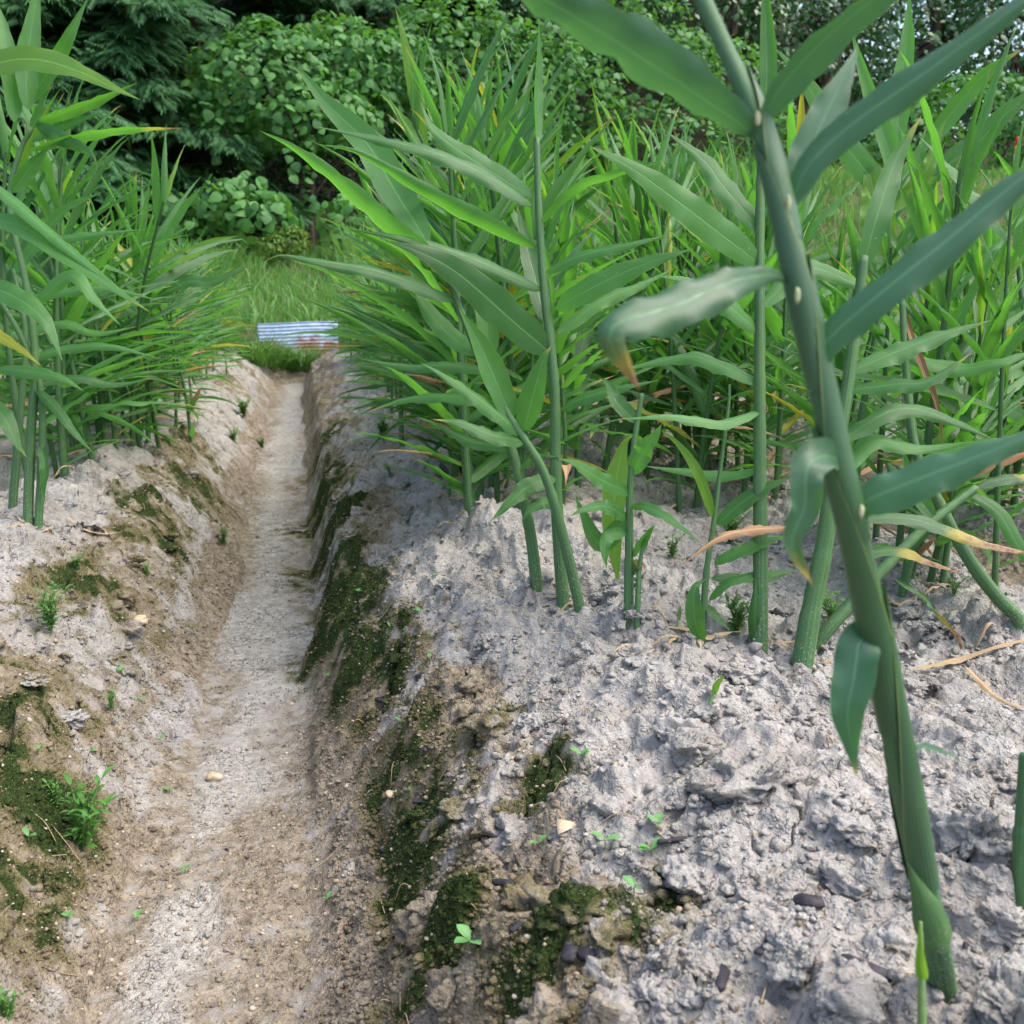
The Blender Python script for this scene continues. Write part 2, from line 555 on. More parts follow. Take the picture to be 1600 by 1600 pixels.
M_MOSS = leaf_mat('moss_tuft', (.012, .030, .008), (.044, .072, .018), (.05, .09, .015), tf=.2, rough=.8, spec=.15, tips=False, veins=False)
M_BANK = simple_mat('bank_soil', (.05, .055, .025), (.15, .135, .075), 3, .95, .1, .6, None, .05)
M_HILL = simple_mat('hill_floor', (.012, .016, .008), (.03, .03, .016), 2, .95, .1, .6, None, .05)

# ------------------------------------------------------------------ world and sun
SUN_EL, SUN_AZ = R(60), R(112)        # azimuth measured from +Y towards +X
world = bpy.data.worlds.new('World')
scene.world = world
world.use_nodes = True
wn = world.node_tree
bg = wn.nodes['Background']
sky = wn.nodes.new('ShaderNodeTexSky')
sky.sky_type = 'NISHITA'
sky.sun_disc = False
sky.sun_elevation = SUN_EL
sky.sun_rotation = SUN_AZ
sky.air_density = 1.0
sky.dust_density = 4.0
sky.ozone_density = 1.0
wn.links.new(sky.outputs[0], bg.inputs[0])
bg.inputs[1].default_value = 0.15
sd = bpy.data.lights.new('sun', 'SUN')
sd.energy = 1.15
sd.angle = R(50)
sd.color = (1.0, .98, .95)
sun = bpy.data.objects.new('sun', sd)
COL.objects.link(sun)
sun.rotation_euler = (R(90) - SUN_EL, 0, math.pi - SUN_AZ)
vs = scene.view_settings
vs.view_transform = 'Standard'
vs.look = 'None'
vs.exposure = 1.32
vs.gamma = 1

# ------------------------------------------------------------------ field soil (one sheet)
NR, NC = 1250, 1250
yy = np.concatenate([np.linspace(-3, .28, 24)[:-1], .28 * (8.4 / .28) ** np.linspace(0, 1, NR)])
tt = np.linspace(0, 1, NC)
yc = np.maximum(yy, .28)
XL, XR = -.55 - .42 * yc, .45 + .92 * yc
GX = XL[:, None] + (XR - XL)[:, None] * tt[None]
GY = np.repeat(yy[:, None], NC, 1)
GZ = field_h(GX.ravel(), GY.ravel()).reshape(GX.shape)
bz = base_h(GX.ravel(), GY.ravel()).reshape(GX.shape)


def grid_faces(nr, nc):
    i = np.arange(nr * nc).reshape(nr, nc)
    return np.stack([i[:-1, :-1].ravel(), i[:-1, 1:].ravel(), i[1:, 1:].ravel(), i[1:, :-1].ravel()], 1)


def _hit(px, py):
    rr_ = ray(px, py)
    t_ = np.linspace(.3, 9, 3000)[:, None]
    P_ = CAM + rr_ / np.linalg.norm(rr_) * t_
    return P_[int(np.argmax(P_[:, 2] < base_h(P_[:, 0], P_[:, 1])))]


MOSS_BLOBS = [(*_hit(a, b)[:2], c, d) for a, b, c, d in (
    (650, 1290, .040, 1.1), (620, 1220, .035, 1.0), (640, 1370, .035, .9), (515, 850, .09, .95), (545, 930, .08, 1.1), (590, 1010, .055, 1.0), (505, 790, .10, .8), (530, 880, .05, 1.0), (620, 1060, .04, .7),
    (780, 1130, .032, .9), (850, 1220, .03, 1.0), (740, 1150, .03, .8), (900, 1500, .035, .95), (1000, 1450, .03, 1.0), (1050, 1395, .02, 1.0), (690, 1500, .03, .8), (820, 1560, .03, .8), (830, 1420, .02, .7),
    (500, 700, .12, .6), (580, 790, .04, .5), (640, 850, .05, .5),
    (40, 1150, .05, .35), (60, 1280, .05, .42), (20, 1400, .04, .42), (130, 900, .04, .6), (170, 1010, .04, .45), (40, 980, .04, .5), (200, 790, .06, .5), (10, 1230, .05, .5), (280, 900, .07, .4), (300, 780, .08, .42), (360, 800, .08, .38))]
_trk = np.array([_hit(a, b)[:2] for a, b in ((255, 1590), (320, 1380), (375, 1180), (415, 1000), (435, 830), (440, 720), (455, 640), (462, 600))])


def soil_masks(x, y, b):
    n_a = fbm(x * 7, y * 5, 3, 4)
    n_c = fbm(x * 3 + 4, y * 2, 3, 1)
    right = sm(-.02, .03, x)
    left = 1 - sm(-.30, -.22, x)
    near = 1 - sm(1.0, 1.6, y)
    moss = np.zeros_like(x)
    for cx, cy, r_, a_ in MOSS_BLOBS:
        moss = np.maximum(moss, a_ * np.exp(-((x - cx) ** 2 + ((y - cy) * .8) ** 2) / (1.4 * r_) ** 2))
    wall = sm(-.235, -.19, b) * (1 - sm(-.09, -.05, b))
    moss = moss + right * wall * ((1 - near) * .40 + near * .30) + .16 * n_a * sm(.1, .4, moss)
    lefts = left * sm(-.235, -.2, b) * (1 - sm(-.04, -.01, b))
    moss = moss + lefts * (.26 + .16 * (1 - sm(1.5, 3.0, y)) + .32 * n_a + .14 * n_c + .20 * near)
    moss = moss * (.88 + .42 * fbm(x * 36, y * 36, 3, 2))
    brown = sm(-.25, -.24, b) * (1 - sm(-.19, -.12, b)) * (.72 + .3 * n_a)
    brown = np.maximum(brown, right * near * .75 * sm(-.252, -.235, b) * (1 - sm(-.14, -.09, b)) * sm(-.01, .04, x))
    brown = np.maximum(brown, right * sm(-.22, -.18, b) * (1 - sm(-.06, -.02, b)) * (.62 + .35 * n_a))
    nearl = 1 - sm(1.7, 3.4, y)
    brown = np.maximum(brown, lefts * (.36 + .28 * nearl + .3 * n_c + .3 * n_a + .45 * near))
    floor = (1 - sm(-.241, -.226, b))
    tx = np.interp(y, _trk[:, 0] * 0 + _trk[:, 1], _trk[:, 0])
    track = np.exp(-((x - tx - .02 * n_c) / (.066 - .004 * near + .02 * n_a)) ** 2)
    pale = floor * (.22 - .20 * near + .75 * track * (.85 + .35 * near)) + .20 * n_a * floor + .25 * floor * n_c
    brown = np.maximum(brown, floor * (.55 + .10 * near))
    char = np.zeros_like(x)
    for cx, cy, r_ in ((-.42, 2.05, .09), (.82, 1.2, .10), (.66, 1.33, .08), (.18, 1.95, .06), (.72, 1.05, .07), (.17, 1.3, .05), (.15, 1.15, .04), (.20, 1.6, .05)):
        char = np.maximum(char, .70 * np.exp(-(((x - cx) ** 2 + (y - cy) ** 2) / r_ ** 2)))
    return np.clip(np.stack([moss, brown, pale, char], -1), 0, 1.2)


MK = soil_masks(GX.ravel(), GY.ravel(), bz.ravel())
fs = obj('field_soil', mesh_from('field_soil', np.stack([GX.ravel(), GY.ravel(), GZ.ravel()], 1), grid_faces(len(yy), NC), M_SOIL, None, True, {'masks': MK}))
tag(fs, kind='structure')


def bank_h(x, y):
    k = sm(1.2, 4.2, x)
    a = -.125 + .20 * sm(8.05, 8.35, y) + .62 * sm(8.3, 12.5, y)
    b = -.125 + 1.62 * sm(7.6, 10.8, y - .12 * np.maximum(0, 4.5 - x))
    z = a * (1 - k) + b * k
    hill = 6.5 * sm(13.5, 26, y) * (1 - .72 * sm(4, 11, x - .18 * y)) + .8 * sm(13, 30, y)
    return z + hill + .05 * fbm(x * .9, y * .9, 3, 2) * sm(8.3, 9, y)


by = np.concatenate([np.linspace(7.9, 14, 150), np.linspace(14.3, 60, 60)])
bx = np.linspace(-40, 55, 260)
BX, BY = np.meshgrid(bx, by)
BZ = bank_h(BX.ravel(), BY.ravel())
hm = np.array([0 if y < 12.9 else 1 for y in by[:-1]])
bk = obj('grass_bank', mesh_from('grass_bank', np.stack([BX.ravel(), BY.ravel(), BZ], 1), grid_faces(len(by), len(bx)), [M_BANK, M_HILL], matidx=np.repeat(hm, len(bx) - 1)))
tag(bk, kind='structure')
gp = np.array([[-80, -60, -.6], [95, -60, -.6], [95, 95, -.6], [-80, 95, -.6]], float)
tag(obj('ground', mesh_from('ground', gp, np.array([[0, 1, 2, 3]]), M_BANK)), kind='structure')

# ------------------------------------------------------------------ loose bits lying on the soil
def ico(sub):
    import bmesh
    b = bmesh.new()
    bmesh.ops.create_icosphere(b, subdivisions=sub, radius=1)
    V = np.array([v.co for v in b.verts])
    F = np.array([[v.index for v in f.verts] for f in b.faces])
    b.free()
    return V, F


ICO1, ICO2, ICO3, ICO4 = ico(1), ico(2), ico(3), ico(4)


def rot_rand(r):
    q = r.normal(size=4)
    q /= np.linalg.norm(q)
    w, x, y, z = q
    return np.array([[1 - 2 * (y * y + z * z), 2 * (x * y - z * w), 2 * (x * z + y * w)],
                     [2 * (x * y + z * w), 1 - 2 * (x * x + z * z), 2 * (y * z - x * w)],
                     [2 * (x * z - y * w), 2 * (y * z + x * w), 1 - 2 * (x * x + y * y)]])


def lump(r, base, size, amp=.3, freq=1.7, squash=.75, cuts=0):
    V, F = base
    V = V.copy()
    for _ in range(cuts):
        nv = norm(r.normal(size=3))
        dd = V @ nv - (.45 + .4 * r.random())
        V = V - np.maximum(dd, 0)[:, None] * nv
    o = r.random(3) * 50
    d = np.ones(len(V))
    f, a = freq, amp
    for k in range(4 if len(V) > 200 else 2):
        d = d + a * .5 * (vnoise(V[:, 0] * f + o[0], V[:, 1] * f + V[:, 2] * 1.3 * f + o[1], 2 + k)
                          + vnoise(V[:, 2] * f * 1.1 + o[2], V[:, 0] * f * .9 - V[:, 1] * f + o[0], 5 + k))
        f *= 2.1
        a *= .62
    W = V * d[:, None] * size * np.array([1, .6 + .5 * r.random(), squash])
    a = r.random() * 6.28
    c, s = math.cos(a), math.sin(a)
    return W @ np.array([[c, s, 0], [-s, c, 0], [0, 0, 1]]), F


def scatter(n, ymin, ymax, xf, r):
    """random ground points, denser towards the near end"""
    y = ymin * (ymax / ymin) ** r.random(n)
    lo, hi = xf(y)
    x = lo + (hi - lo) * r.random(n)
    z = field_h(x, y)
    return x, y, z, base_h(x, y)


view = lambda y: (-.3 - .3 * y, .15 + .85 * y)
acc = Acc()
r = np.random.default_rng(21)
x, y, z, b = scatter(46000, .42, 4.5, view, r)
patch = fbm(x * 6, y * 6, 3, 9)
MKc = soil_masks(x, y, b)
MKc[:, 0] *= .8
for i in range(len(x)):
    slope = b[i] < -.03 and b[i] > -.238 and x[i] < .3
    if b[i] < -.232 and r.random() < .9:
        continue
    if not slope and (r.random() < .3 or (patch[i] < 0 and r.random() < .8)):
        continue
    if x[i] > .9 and r.random() < .5:
        continue
    big = r.random() < .011 and y[i] < 3.2 and b[i] > -.16
    sz = (.010 + .020 * r.random()) if big else (.0015 + .0062 * r.random() ** 2.6)
    if slope and not big:
        sz *= .8
    V, F = lump(r, ICO4 if big else (ICO2 if sz > .0035 else ICO1), sz, .6 if big else .45, 1.6, .45 + .3 * r.random(), 5 if big else 4)
    acc.add(V + np.array([x[i], y[i], z[i] + sz * (-.05 if big else .2)]), F, None, 0, MKc[i])
x, y, z, b = scatter(30000, .5, 2.6, lambda y: (-.30 + 0 * y, .16 + 0 * y), r)
MKc = soil_masks(x, y, b)
MKc[:, 0] *= .7
keep_ = r.random(len(x)) < np.where(b < -.236, .16, 1.0)
for i in np.nonzero(keep_)[0]:
    sz = .0009 + .0036 * r.random() ** 3.2
    V, F = lump(r, ICO1, sz, .45, 1.6, .5 + .3 * r.random(), 3)
    acc.add(V + np.array([x[i], y[i], z[i] + sz * .2]), F, None, 0, MKc[i])
# the big broken clods of the near ridge
ICO5 = ico(5)
for px, py, sz in ((1200, 1225, .040), (1150, 1235, .022), (1060, 1150, .030), (940, 1050, .024), (835, 1128, .026), (1000, 1012, .024), (1530, 1300, .040), (1330, 1395, .028), (1085, 1370, .024), (1245, 1120, .022),
                   (1425, 1075, .018), (1362, 1070, .017), (1150, 1052, .018), (905, 890, .022), (960, 930, .026), (1000, 900, .018), (1330, 1290, .022), (1560, 1440, .026), (1250, 1500, .026), (1020, 1560, .024), (950, 1585, .016),
                   (1120, 1520, .020), (1580, 1570, .030), (640, 800, .022), (560, 800, .02), (700, 920, .02), (760, 1000, .022), (60, 960, .02), (150, 800, .024), (45, 1060, .024), (110, 1120, .02), (300, 740, .03)):
    p = ground_hit(px, py)
    V, F = lump(r, ICO5, sz, .62, 1.5, .5 + .15 * r.random(), 5)
    nv = V / np.linalg.norm(V, axis=1, keepdims=True)
    q = V / .012
    V = V + nv * (.0022 * fbm(q[:, 0] + q[:, 2] * .8 + 7 * px, q[:, 1] - q[:, 2] * .9, 3, 3))[:, None]
    mk_ = soil_masks(p[:1], p[1:2], base_h(p[:1], p[1:2]))[0] * np.array([.5, .6, 1, .3])
    acc.add(V + p + np.array([0, 0, -.002]), F, None, 0, mk_)
tag(obj('soil_crumbs', acc.mesh('soil_crumbs', M_SOIL, True, 'masks')), 'grey crumbs and clods of dry soil', kind='stuff')

acc = Acc()
x, y, z, b = scatter(9000, .5, 4.0, lambda y: (-.5 - 0 * y, .36 + 0 * y), r)
for i in range(len(x)):
    if b[i] > -.02 and r.random() < .8:
        continue
    sz = .0009 + .0024 * r.random() ** 2.5 + (.003 * r.random() if r.random() < .03 else 0)
    V, F = lump(r, ICO1, sz, .4, 1.7, .7, 2)
    acc.add(V + np.array([x[i], y[i], z[i] + sz * .25]), F)
tag(obj('gravel', acc.mesh('gravel', M_PEB)), 'pale gravel grains', kind='stuff')


def chip(r, L, W, T):
    V = np.array([[-.5, -.35, 0], [.3, -.5, 0], [.5, -.1, 0], [.42, .45, 0], [-.4, .5, 0], [-.52, .1, 0]]) * np.array([L, W, 1])
    V = V + np.c_[r.normal(0, .06 * W, (6, 2)), np.zeros(6)]
    V = np.concatenate([V + [0, 0, T], V * np.array([1.06, 1.06, 1])])
    F4 = [[i, 6 + i, 6 + (i + 1) % 6, (i + 1) % 6] for i in range(6)]
    F4 += [[0, 1, 2, 5], [2, 3, 4, 5], [11, 8, 7, 6], [11, 10, 9, 8]]
    e = np.array([[1, 0, 0], [0, 1, r.normal(0, .25)], [0, -r.normal(0, .25), 1]])
    a = r.random() * 6.28
    c, s = math.cos(a), math.sin(a)
    return (V @ e) @ np.array([[c, s, 0], [-s, c, 0], [0, 0, 1]]), np.array(F4)


acc = Acc()
cnt = 0
x, y, z, b = scatter(4000, .5, 3.5, view, r)
mk = soil_masks(x, y, b)
for i in range(len(x)):
    p = .012 + .25 * max(0, mk[i, 3] - .2) + (.03 if (0 < x[i] < .35 and y[i] < 1.4) else 0)
    if b[i] < -.2:
        p *= .3
    if r.random() > p * 1.4:
        continue
    s = .004 + .012 * r.random() ** 2
    V, F = chip(r, s * 1.6, s * (.3 + .5 * r.random()), s * .25)
    acc.add(V + np.array([x[i], y[i], z[i] + .001]), F)
tag(obj('charcoal_bits', acc.mesh('charcoal_bits', M_CHAR, False)), 'small black charcoal bits on the soil', kind='stuff')

# moss: short tufts where the wall stays damp
acc = Acc()
x, y, z, b = scatter(120000, .5, 3.6, lambda y: (-.5 + 0 * y, .40 + 0 * y), r)
mk = soil_masks(x, y, b)
keep = (mk[:, 0] + .30 * fbm(x * 26, y * 26, 3, 3)) > .38 + .55 * r.random(len(x))
x, y, z = x[keep][:42000], y[keep][:42000], z[keep][:42000]
n = len(x)
hh = (.0008 + .0018 * r.random(n)) * (1 + .3 * np.minimum(y, 3))
a = r.random(n) * 6.28
w = hh * .38
dx, dy = np.cos(a) * w, np.sin(a) * w
tx, ty = r.normal(0, .5, n) * hh, r.normal(0, .5, n) * hh
V = np.stack([np.stack([x - dx, y - dy, z - .001], 1), np.stack([x + dx, y + dy, z - .001], 1), np.stack([x + tx, y + ty, z + hh], 1)], 1).reshape(-1, 3)
acc.add(V, np.arange(3 * n).reshape(-1, 3))
tag(obj('moss', acc.mesh('moss', M_MOSS, False)), 'dark green moss on the side of the furrow', kind='stuff')

for px, py, L, W, lab in ((795, 1387, .030, .006, 'long thin black charcoal sliver on the mossy berm'), (722, 1450, .026, .009, None), (890, 1490, .030, .013, 'broad blackish charcoal flake in the moss below the four seedlings'),
                          (921, 1495, .020, .008, 'small pointed charcoal chip right beside the broad flake'), (1262, 1415, .020, .010, 'dark ragged charcoal lump on bare grey soil left of the thick near stem'),
                          (485, 1012, .0, .0, None), (590, 1095, .05, .008, 'grey weathered wood sliver on the mossy furrow wall'), (812, 1450, .024, .007, 'narrow charcoal piece in the moss left of the broad flake'),
                          (1353, 1522, .035, .008, 'slim dark charcoal splinter on grey soil near the picture bottom')):
    if L == 0 or lab is None:
        continue
    p = ground_hit(px, py)
    V, F = chip(r, L, W, .004)
    tag(obj('charcoal_chip', mesh_from('charcoal_chip', V, F, M_CHAR, None, False), None, p + np.array([0, 0, .002])), lab, 'charcoal', 'charcoal chips on the soil')
for px, py, s, lab in ((882, 1298, .011, 'flat triangular tan stone on the grey crust'), (612, 1243, .008, 'small round tan stone at the top of the mossy wall'),
                       (223, 973, .016, 'white oval pebble on the left furrow slope'), 
                       (335, 1218, .012, 'grey rounded pebble on the furrow floor')):
    p = ground_hit(px, py)
    V, F = lump(r, ICO3, s, .35, 1.9, .6, 5)
    if 'triangular' in lab:
        V = np.array([[-.8, -1, 0], [1.0, -.1, .1], [-.5, 1.0, .05], [-.7, -.8, .4], [.8, -.1, .5], [-.45, .8, .45], [0, 0, .62]]) * s
        F = np.array([[0, 1, 4], [0, 4, 3], [1, 2, 5], [1, 5, 4], [2, 0, 3], [2, 3, 5], [3, 4, 6], [4, 5, 6], [5, 3, 6]])
    tag(obj('stone', mesh_from('stone', V, F, M_CRUMB if 'lump' in lab else M_STONE), None, p + np.array([0, 0, s * .3])), lab, 'stone')

# ------------------------------------------------------------------ leaves, stems
def resample(P, n):
    """Catmull-Rom through P, n+1 even points"""
    P = np.asarray(P, float)
    if len(P) == 2:
        return P[0] + (P[1] - P[0]) * np.linspace(0, 1, n + 1)[:, None]
    Q = np.concatenate([[2 * P[0] - P[1]], P, [2 * P[-1] - P[-2]]])
    out = []
    for i in range(1, len(Q) - 2):
        t = np.linspace(0, 1, 14, endpoint=False)[:, None]
        a, b, c, d = Q[i - 1], Q[i], Q[i + 1], Q[i + 2]
        out.append(.5 * (2 * b + (c - a) * t + (2 * a - 5 * b + 4 * c - d) * t ** 2 + (3 * b - a - 3 * c + d) * t ** 3))
    out = np.concatenate(out + [[P[-1]]])
    s = np.concatenate([[0], np.cumsum(np.linalg.norm(np.diff(out, axis=0), axis=1))])
    u = np.linspace(0, s[-1], n + 1)
    return np.stack([np.interp(u, s, out[:, k]) for k in range(3)], 1)


def width_profile(t, peak=.36):
    k = math.log(.5) / math.log(peak)
    q = np.sin(np.pi * np.clip(t, 0, 1) ** k)
    w = np.where(t < peak, np.maximum(q, 0) ** .62, np.maximum(q, 0) ** 1.08)
    return np.maximum(w, .13 * (1 - t)) + .004


def leaf_geo(P, Nh, W, n=14, m=6, roll=.6, fold=.15, wave=.1, wf=4., seed=0, peak=.36, twist=0., halfroll=0.):
    """P spine (k,3), Nh normal hint(s), W half width"""
    P = resample(P, n)
    t = np.linspace(0, 1, n + 1)
    T = norm(np.gradient(P, axis=0))
    Nh = np.broadcast_to(np.asarray(Nh, float), P.shape) if np.ndim(Nh) == 1 else np.stack([np.interp(t, np.linspace(0, 1, len(Nh)), np.asarray(Nh)[:, k]) for k in range(3)], 1)
    S = norm(np.cross(T, Nh))
    N = np.cross(S, T)
    if twist:
        a = twist * t[:, None]
        S, N = S * np.cos(a) + N * np.sin(a), N * np.cos(a) - S * np.sin(a)
    w = W * width_profile(t, peak) * (1 + .07 * vnoise(t * 9 + seed * 3.1, t * 0 + seed, 5))
    s = np.linspace(-1, 1, m + 1)
    rr = np.where(np.abs(roll) < 1e-3, 1e-3, roll) * (.55 + .45 * t) * np.where(t > .0, 1, 1)
    RS = rr[:, None] * s[None]
    if halfroll:
        RS = np.where(s[None] > 0, RS + halfroll * s[None] ** 2, RS)
    X = np.where(np.abs(RS) > 1e-4, np.sin(RS) / np.where(np.abs(rr[:, None]) < 1e-3, 1e-3, rr[:, None]), s[None])
    Z = (1 - np.cos(RS)) / np.where(np.abs(rr[:, None]) < 1e-3, 1e-3, rr[:, None])
    Z = Z + fold * np.abs(s)[None]
    ph = seed * 2.17
    wv = np.where(s[None] > 0, np.sin(2 * np.pi * wf * t[:, None] + ph) + .5 * np.sin(2 * np.pi * wf * 2.3 * t[:, None] + ph * 2), np.sin(2 * np.pi * (wf * 1.1) * t[:, None] + ph * 3 + 1) + .5 * np.sin(2 * np.pi * wf * 1.9 * t[:, None] + ph))
    wv = wv + .35 * np.sin(2 * np.pi * wf * 3.7 * t[:, None] + ph * 1.7 + 2 * s[None])
    Z = Z + 1.25 * wave * wv * (s ** 2)[None] * np.minimum(1, 4 * t * (1.05 - t) + .1)[:, None]
    V = P[:, None] + S[:, None] * (w[:, None] * X)[..., None] + N[:, None] * (w[:, None] * Z)[..., None]
    uv = np.stack(np.broadcast_arrays(.5 + .5 * s[None], t[:, None]), -1)
    return V.reshape(-1, 3), grid_faces(n + 1, m + 1), uv.reshape(-1, 2)


def tube_geo(P, rad, k=10, n=None, cap=True):
    if n:
        P2 = resample(P, n)
        rad = np.interp(np.linspace(0, 1, n + 1), np.linspace(0, 1, len(rad)), rad)
        P = P2
    P = np.asarray(P, float)
    T = norm(np.gradient(P, axis=0))
    ref = np.array([.13, .97, .2]) if abs(T[0][1]) < .9 else np.array([1., 0, 0])
    A = norm(np.cross(T, ref))
    B = np.cross(T, A)
    a = np.linspace(0, 2 * np.pi, k, endpoint=False)
    V = P[:, None] + np.asarray(rad)[:, None, None] * (A[:, None] * np.cos(a)[None, :, None] + B[:, None] * np.sin(a)[None, :, None])
    i = np.arange(len(P) * k).reshape(len(P), k)
    j = np.roll(i, -1, 1)
    F = np.stack([i[:-1].ravel(), j[:-1].ravel(), j[1:].ravel(), i[1:].ravel()], 1)
    uv = np.stack(np.broadcast_arrays(a[None] / 6.28, np.linspace(0, 1, len(P))[:, None]), -1).reshape(-1, 2)
    V = V.reshape(-1, 3)
    if cap:
        c = len(V)
        V = np.concatenate([V, [P[-1]]])
        uv = np.concatenate([uv, [[.5, 1]]])
        top = np.stack([i[-1], j[-1], np.full(k, c), np.full(k, c)], 1)
        F = np.concatenate([F, top])
        # degenerate quads become triangles below
        return V, [F[:-k], F[-k:, :3]], uv
    return V, [F], uv


def stem_mesh(P, r0, r1, nodes, mat, k=12, n=60, lig=True):
    """stem wrapped in leaf sheaths: the radius steps down past each node, with a pale rim"""
    t = np.linspace(0, 1, n + 1)
    rad = r0 + (r1 - r0) * t
    saw = np.zeros_like(t)
    nd = sorted(list(nodes) + [1.0])
    prev = 0
    for q in nd:
        inside = (t >= prev) & (t < q)
        saw = np.where(inside, (t - prev) / max(q - prev, 1e-3), saw)
        prev = q
    rad = rad * (.96 + .12 * saw)
    V, Fs, uv = tube_geo(resample(P, n), rad, k)
    ac = Acc()
    ac.add(V, Fs[0], uv)
    ac.F.setdefault(3, []).append(Fs[1])
    ac.M.setdefault(3, []).append(np.zeros(len(Fs[1])))
    return ac.mesh('stem', [mat])


# ---- hero plants: traced stems and leaves, each with its own distance and size
LEAFN = 0


def hero_leaf(parent, origin, pts, W, face=0., roll=.5, fold=.12, wave=.1, wf=4., mat=None, peak=.36, n=26, m=8, twist=0., name='leaf', label=None, halfroll=0.):
    global LEAFN
    LEAFN += 1
    if abs(roll) >= .6 and peak < .43:
        roll, W = roll * 1.4, W * .95
    P = np.array([at_depth(*p) for p in pts])
    Pr = resample(P, 8)
    T = norm(np.gradient(Pr, axis=0))
    Vw = norm(CAM[None] - Pr)
    S0 = norm(np.cross(T, Vw))
    Nf = np.cross(S0, T)
    a = R(face)
    if pts[0][1] + pts[-1][1] > 760 or LEAFN % 3 == 0:
        a = abs(a) * (1 if S0[:, 2].mean() > 0 else -1)   # this leaf shows its upper side
    Nh = Nf * math.cos(a) + S0 * math.sin(a)
    V, F, uv = leaf_geo(P, Nh, W, n, m, roll, fold, wave, wf, LEAFN, peak, twist, halfroll)
    o = obj(name, mesh_from(name, V - np.asarray(origin), F, mat or M_LEAF, uv), parent)
    if label:
        o['label'] = label
    return o


def hero_plant(label, base_px, stem, r0, r1, leaves, mat=M_LEAF, smat=M_STEM, group='ginger shoots in the field', sink=.03, nodes=None, cat='ginger plant', name='ginger_plant', dbase=None):
    """stem: [(px,py,ddepth)], depth offset relative to the base; leaves: dicts with pts [(px,py,dd)]"""
    if dbase is None:
        g = ground_hit(*base_px)
        d0 = depth_of(g)
    else:
        d0 = dbase
        g = at_depth(*base_px, d0)
    if r0 < .0125:
        r0, r1 = r0 * .86, r1 * .86
    root = empty(name, g, label, cat, group)
    sp = [g - np.array([0, 0, sink]), g] + [at_depth(a, b, d0 + c) for a, b, c in stem]
    if nodes is None:
        nodes = [.35, .45, .53, .61, .68, .75, .82, .88, .94]
    obj('stem', stem_mesh(np.array(sp) - g, r0, r1, nodes, smat), root)
    for l in leaves:
        l = dict(l)
        pts = [(a, b, d0 + c) for a, b, c in l.pop('p')]
        W = l.pop('w')
        l.setdefault('mat', mat)
        hero_leaf(root, g, pts, W, **l)
    return root, d0, g


# A: the near stem on the right
A, dA, gA = hero_plant('thick dark green ginger shoot leaning across the right foreground', (1473, 1545),
    [(1455, 1440, -.04), (1400, 1160, -.12), (1340, 850, -.17), (1300, 690, -.18), (1252, 460, -.185), (1220, 310, -.18), (1185, 190, -.17), (1140, 90, -.16), (1090, -20, -.15), (1050, -130, -.14)],
    .0104, .0044,
    [dict(p=[(1182, 215, -.17), (1130, 175, -.18), (1010, 95, -.20), (880, 15, -.225), (740, -60, -.25), (600, -120, -.27)], w=.0155, face=-30, roll=-1.0, wave=.20, wf=6, peak=.42),
     dict(p=[(1190, 190, -.17), (1225, 130, -.18), (1290, 60, -.19), (1380, -10, -.20), (1500, -80, -.21)], w=.0115, face=48, roll=.5, wave=.05),
     dict(p=[(1238, 320, -.18), (1262, 260, -.185), (1330, 195, -.19), (1450, 110, -.20), (1580, 15, -.21), (1720, -90, -.22)], w=.0098, face=-18, roll=-.9, wave=.10),
     dict(p=[(1228, 325, -.175), (1255, 260, -.17), (1290, 180, -.165), (1325, 110, -.16), (1340, 70, -.155)], w=.010, face=12, roll=.35, wave=.06),
     dict(p=[(1240, 450, -.185), (1215, 430, -.19), (1150, 438, -.21), (1050, 478, -.225), (965, 505, -.235), (955, 540, -.235), (1000, 612, -.225)], w=.0125, face=24, roll=-1.3, fold=.12, wave=.13, wf=5.3, peak=.60, twist=0., mat=M_TORN),
     dict(p=[(1270, 590, -.183), (1290, 535, -.19), (1380, 455, -.20), (1480, 375, -.205), (1600, 275, -.21), (1760, 160, -.22)], w=.0112, face=-25, roll=-.9, wave=.14),
     dict(p=[(1318, 722, -.18), (1290, 712, -.20), (1262, 730, -.21), (1258, 790, -.21), (1238, 850, -.21), (1272, 918, -.205)], w=.0078, face=-25, roll=.45, wave=.22, wf=3, twist=.9, peak=.40, mat=M_TORN),
     dict(p=[(1345, 815, -.175), (1350, 785, -.18), (1430, 750, -.19), (1540, 708, -.20), (1680, 650, -.21)], w=.0115, face=-25, roll=-.8, wave=.14),
     dict(p=[(1368, 988, -.15), (1345, 1000, -.155), (1335, 1060, -.16), (1325, 1120, -.16), (1338, 1215, -.155)], w=.0105, face=8, roll=.3, wave=.14, wf=2.2, peak=.30),
     dict(p=[(1412, 1180, -.12), (1440, 1168, -.12), (1470, 1175, -.115), (1502, 1186, -.11)], w=.0035, face=60, roll=.5, wave=.1),
     ], mat=M_LEAFN, smat=M_STEMN, nodes=[.17, .36, .52, .62, .74, .82, .88, .94])
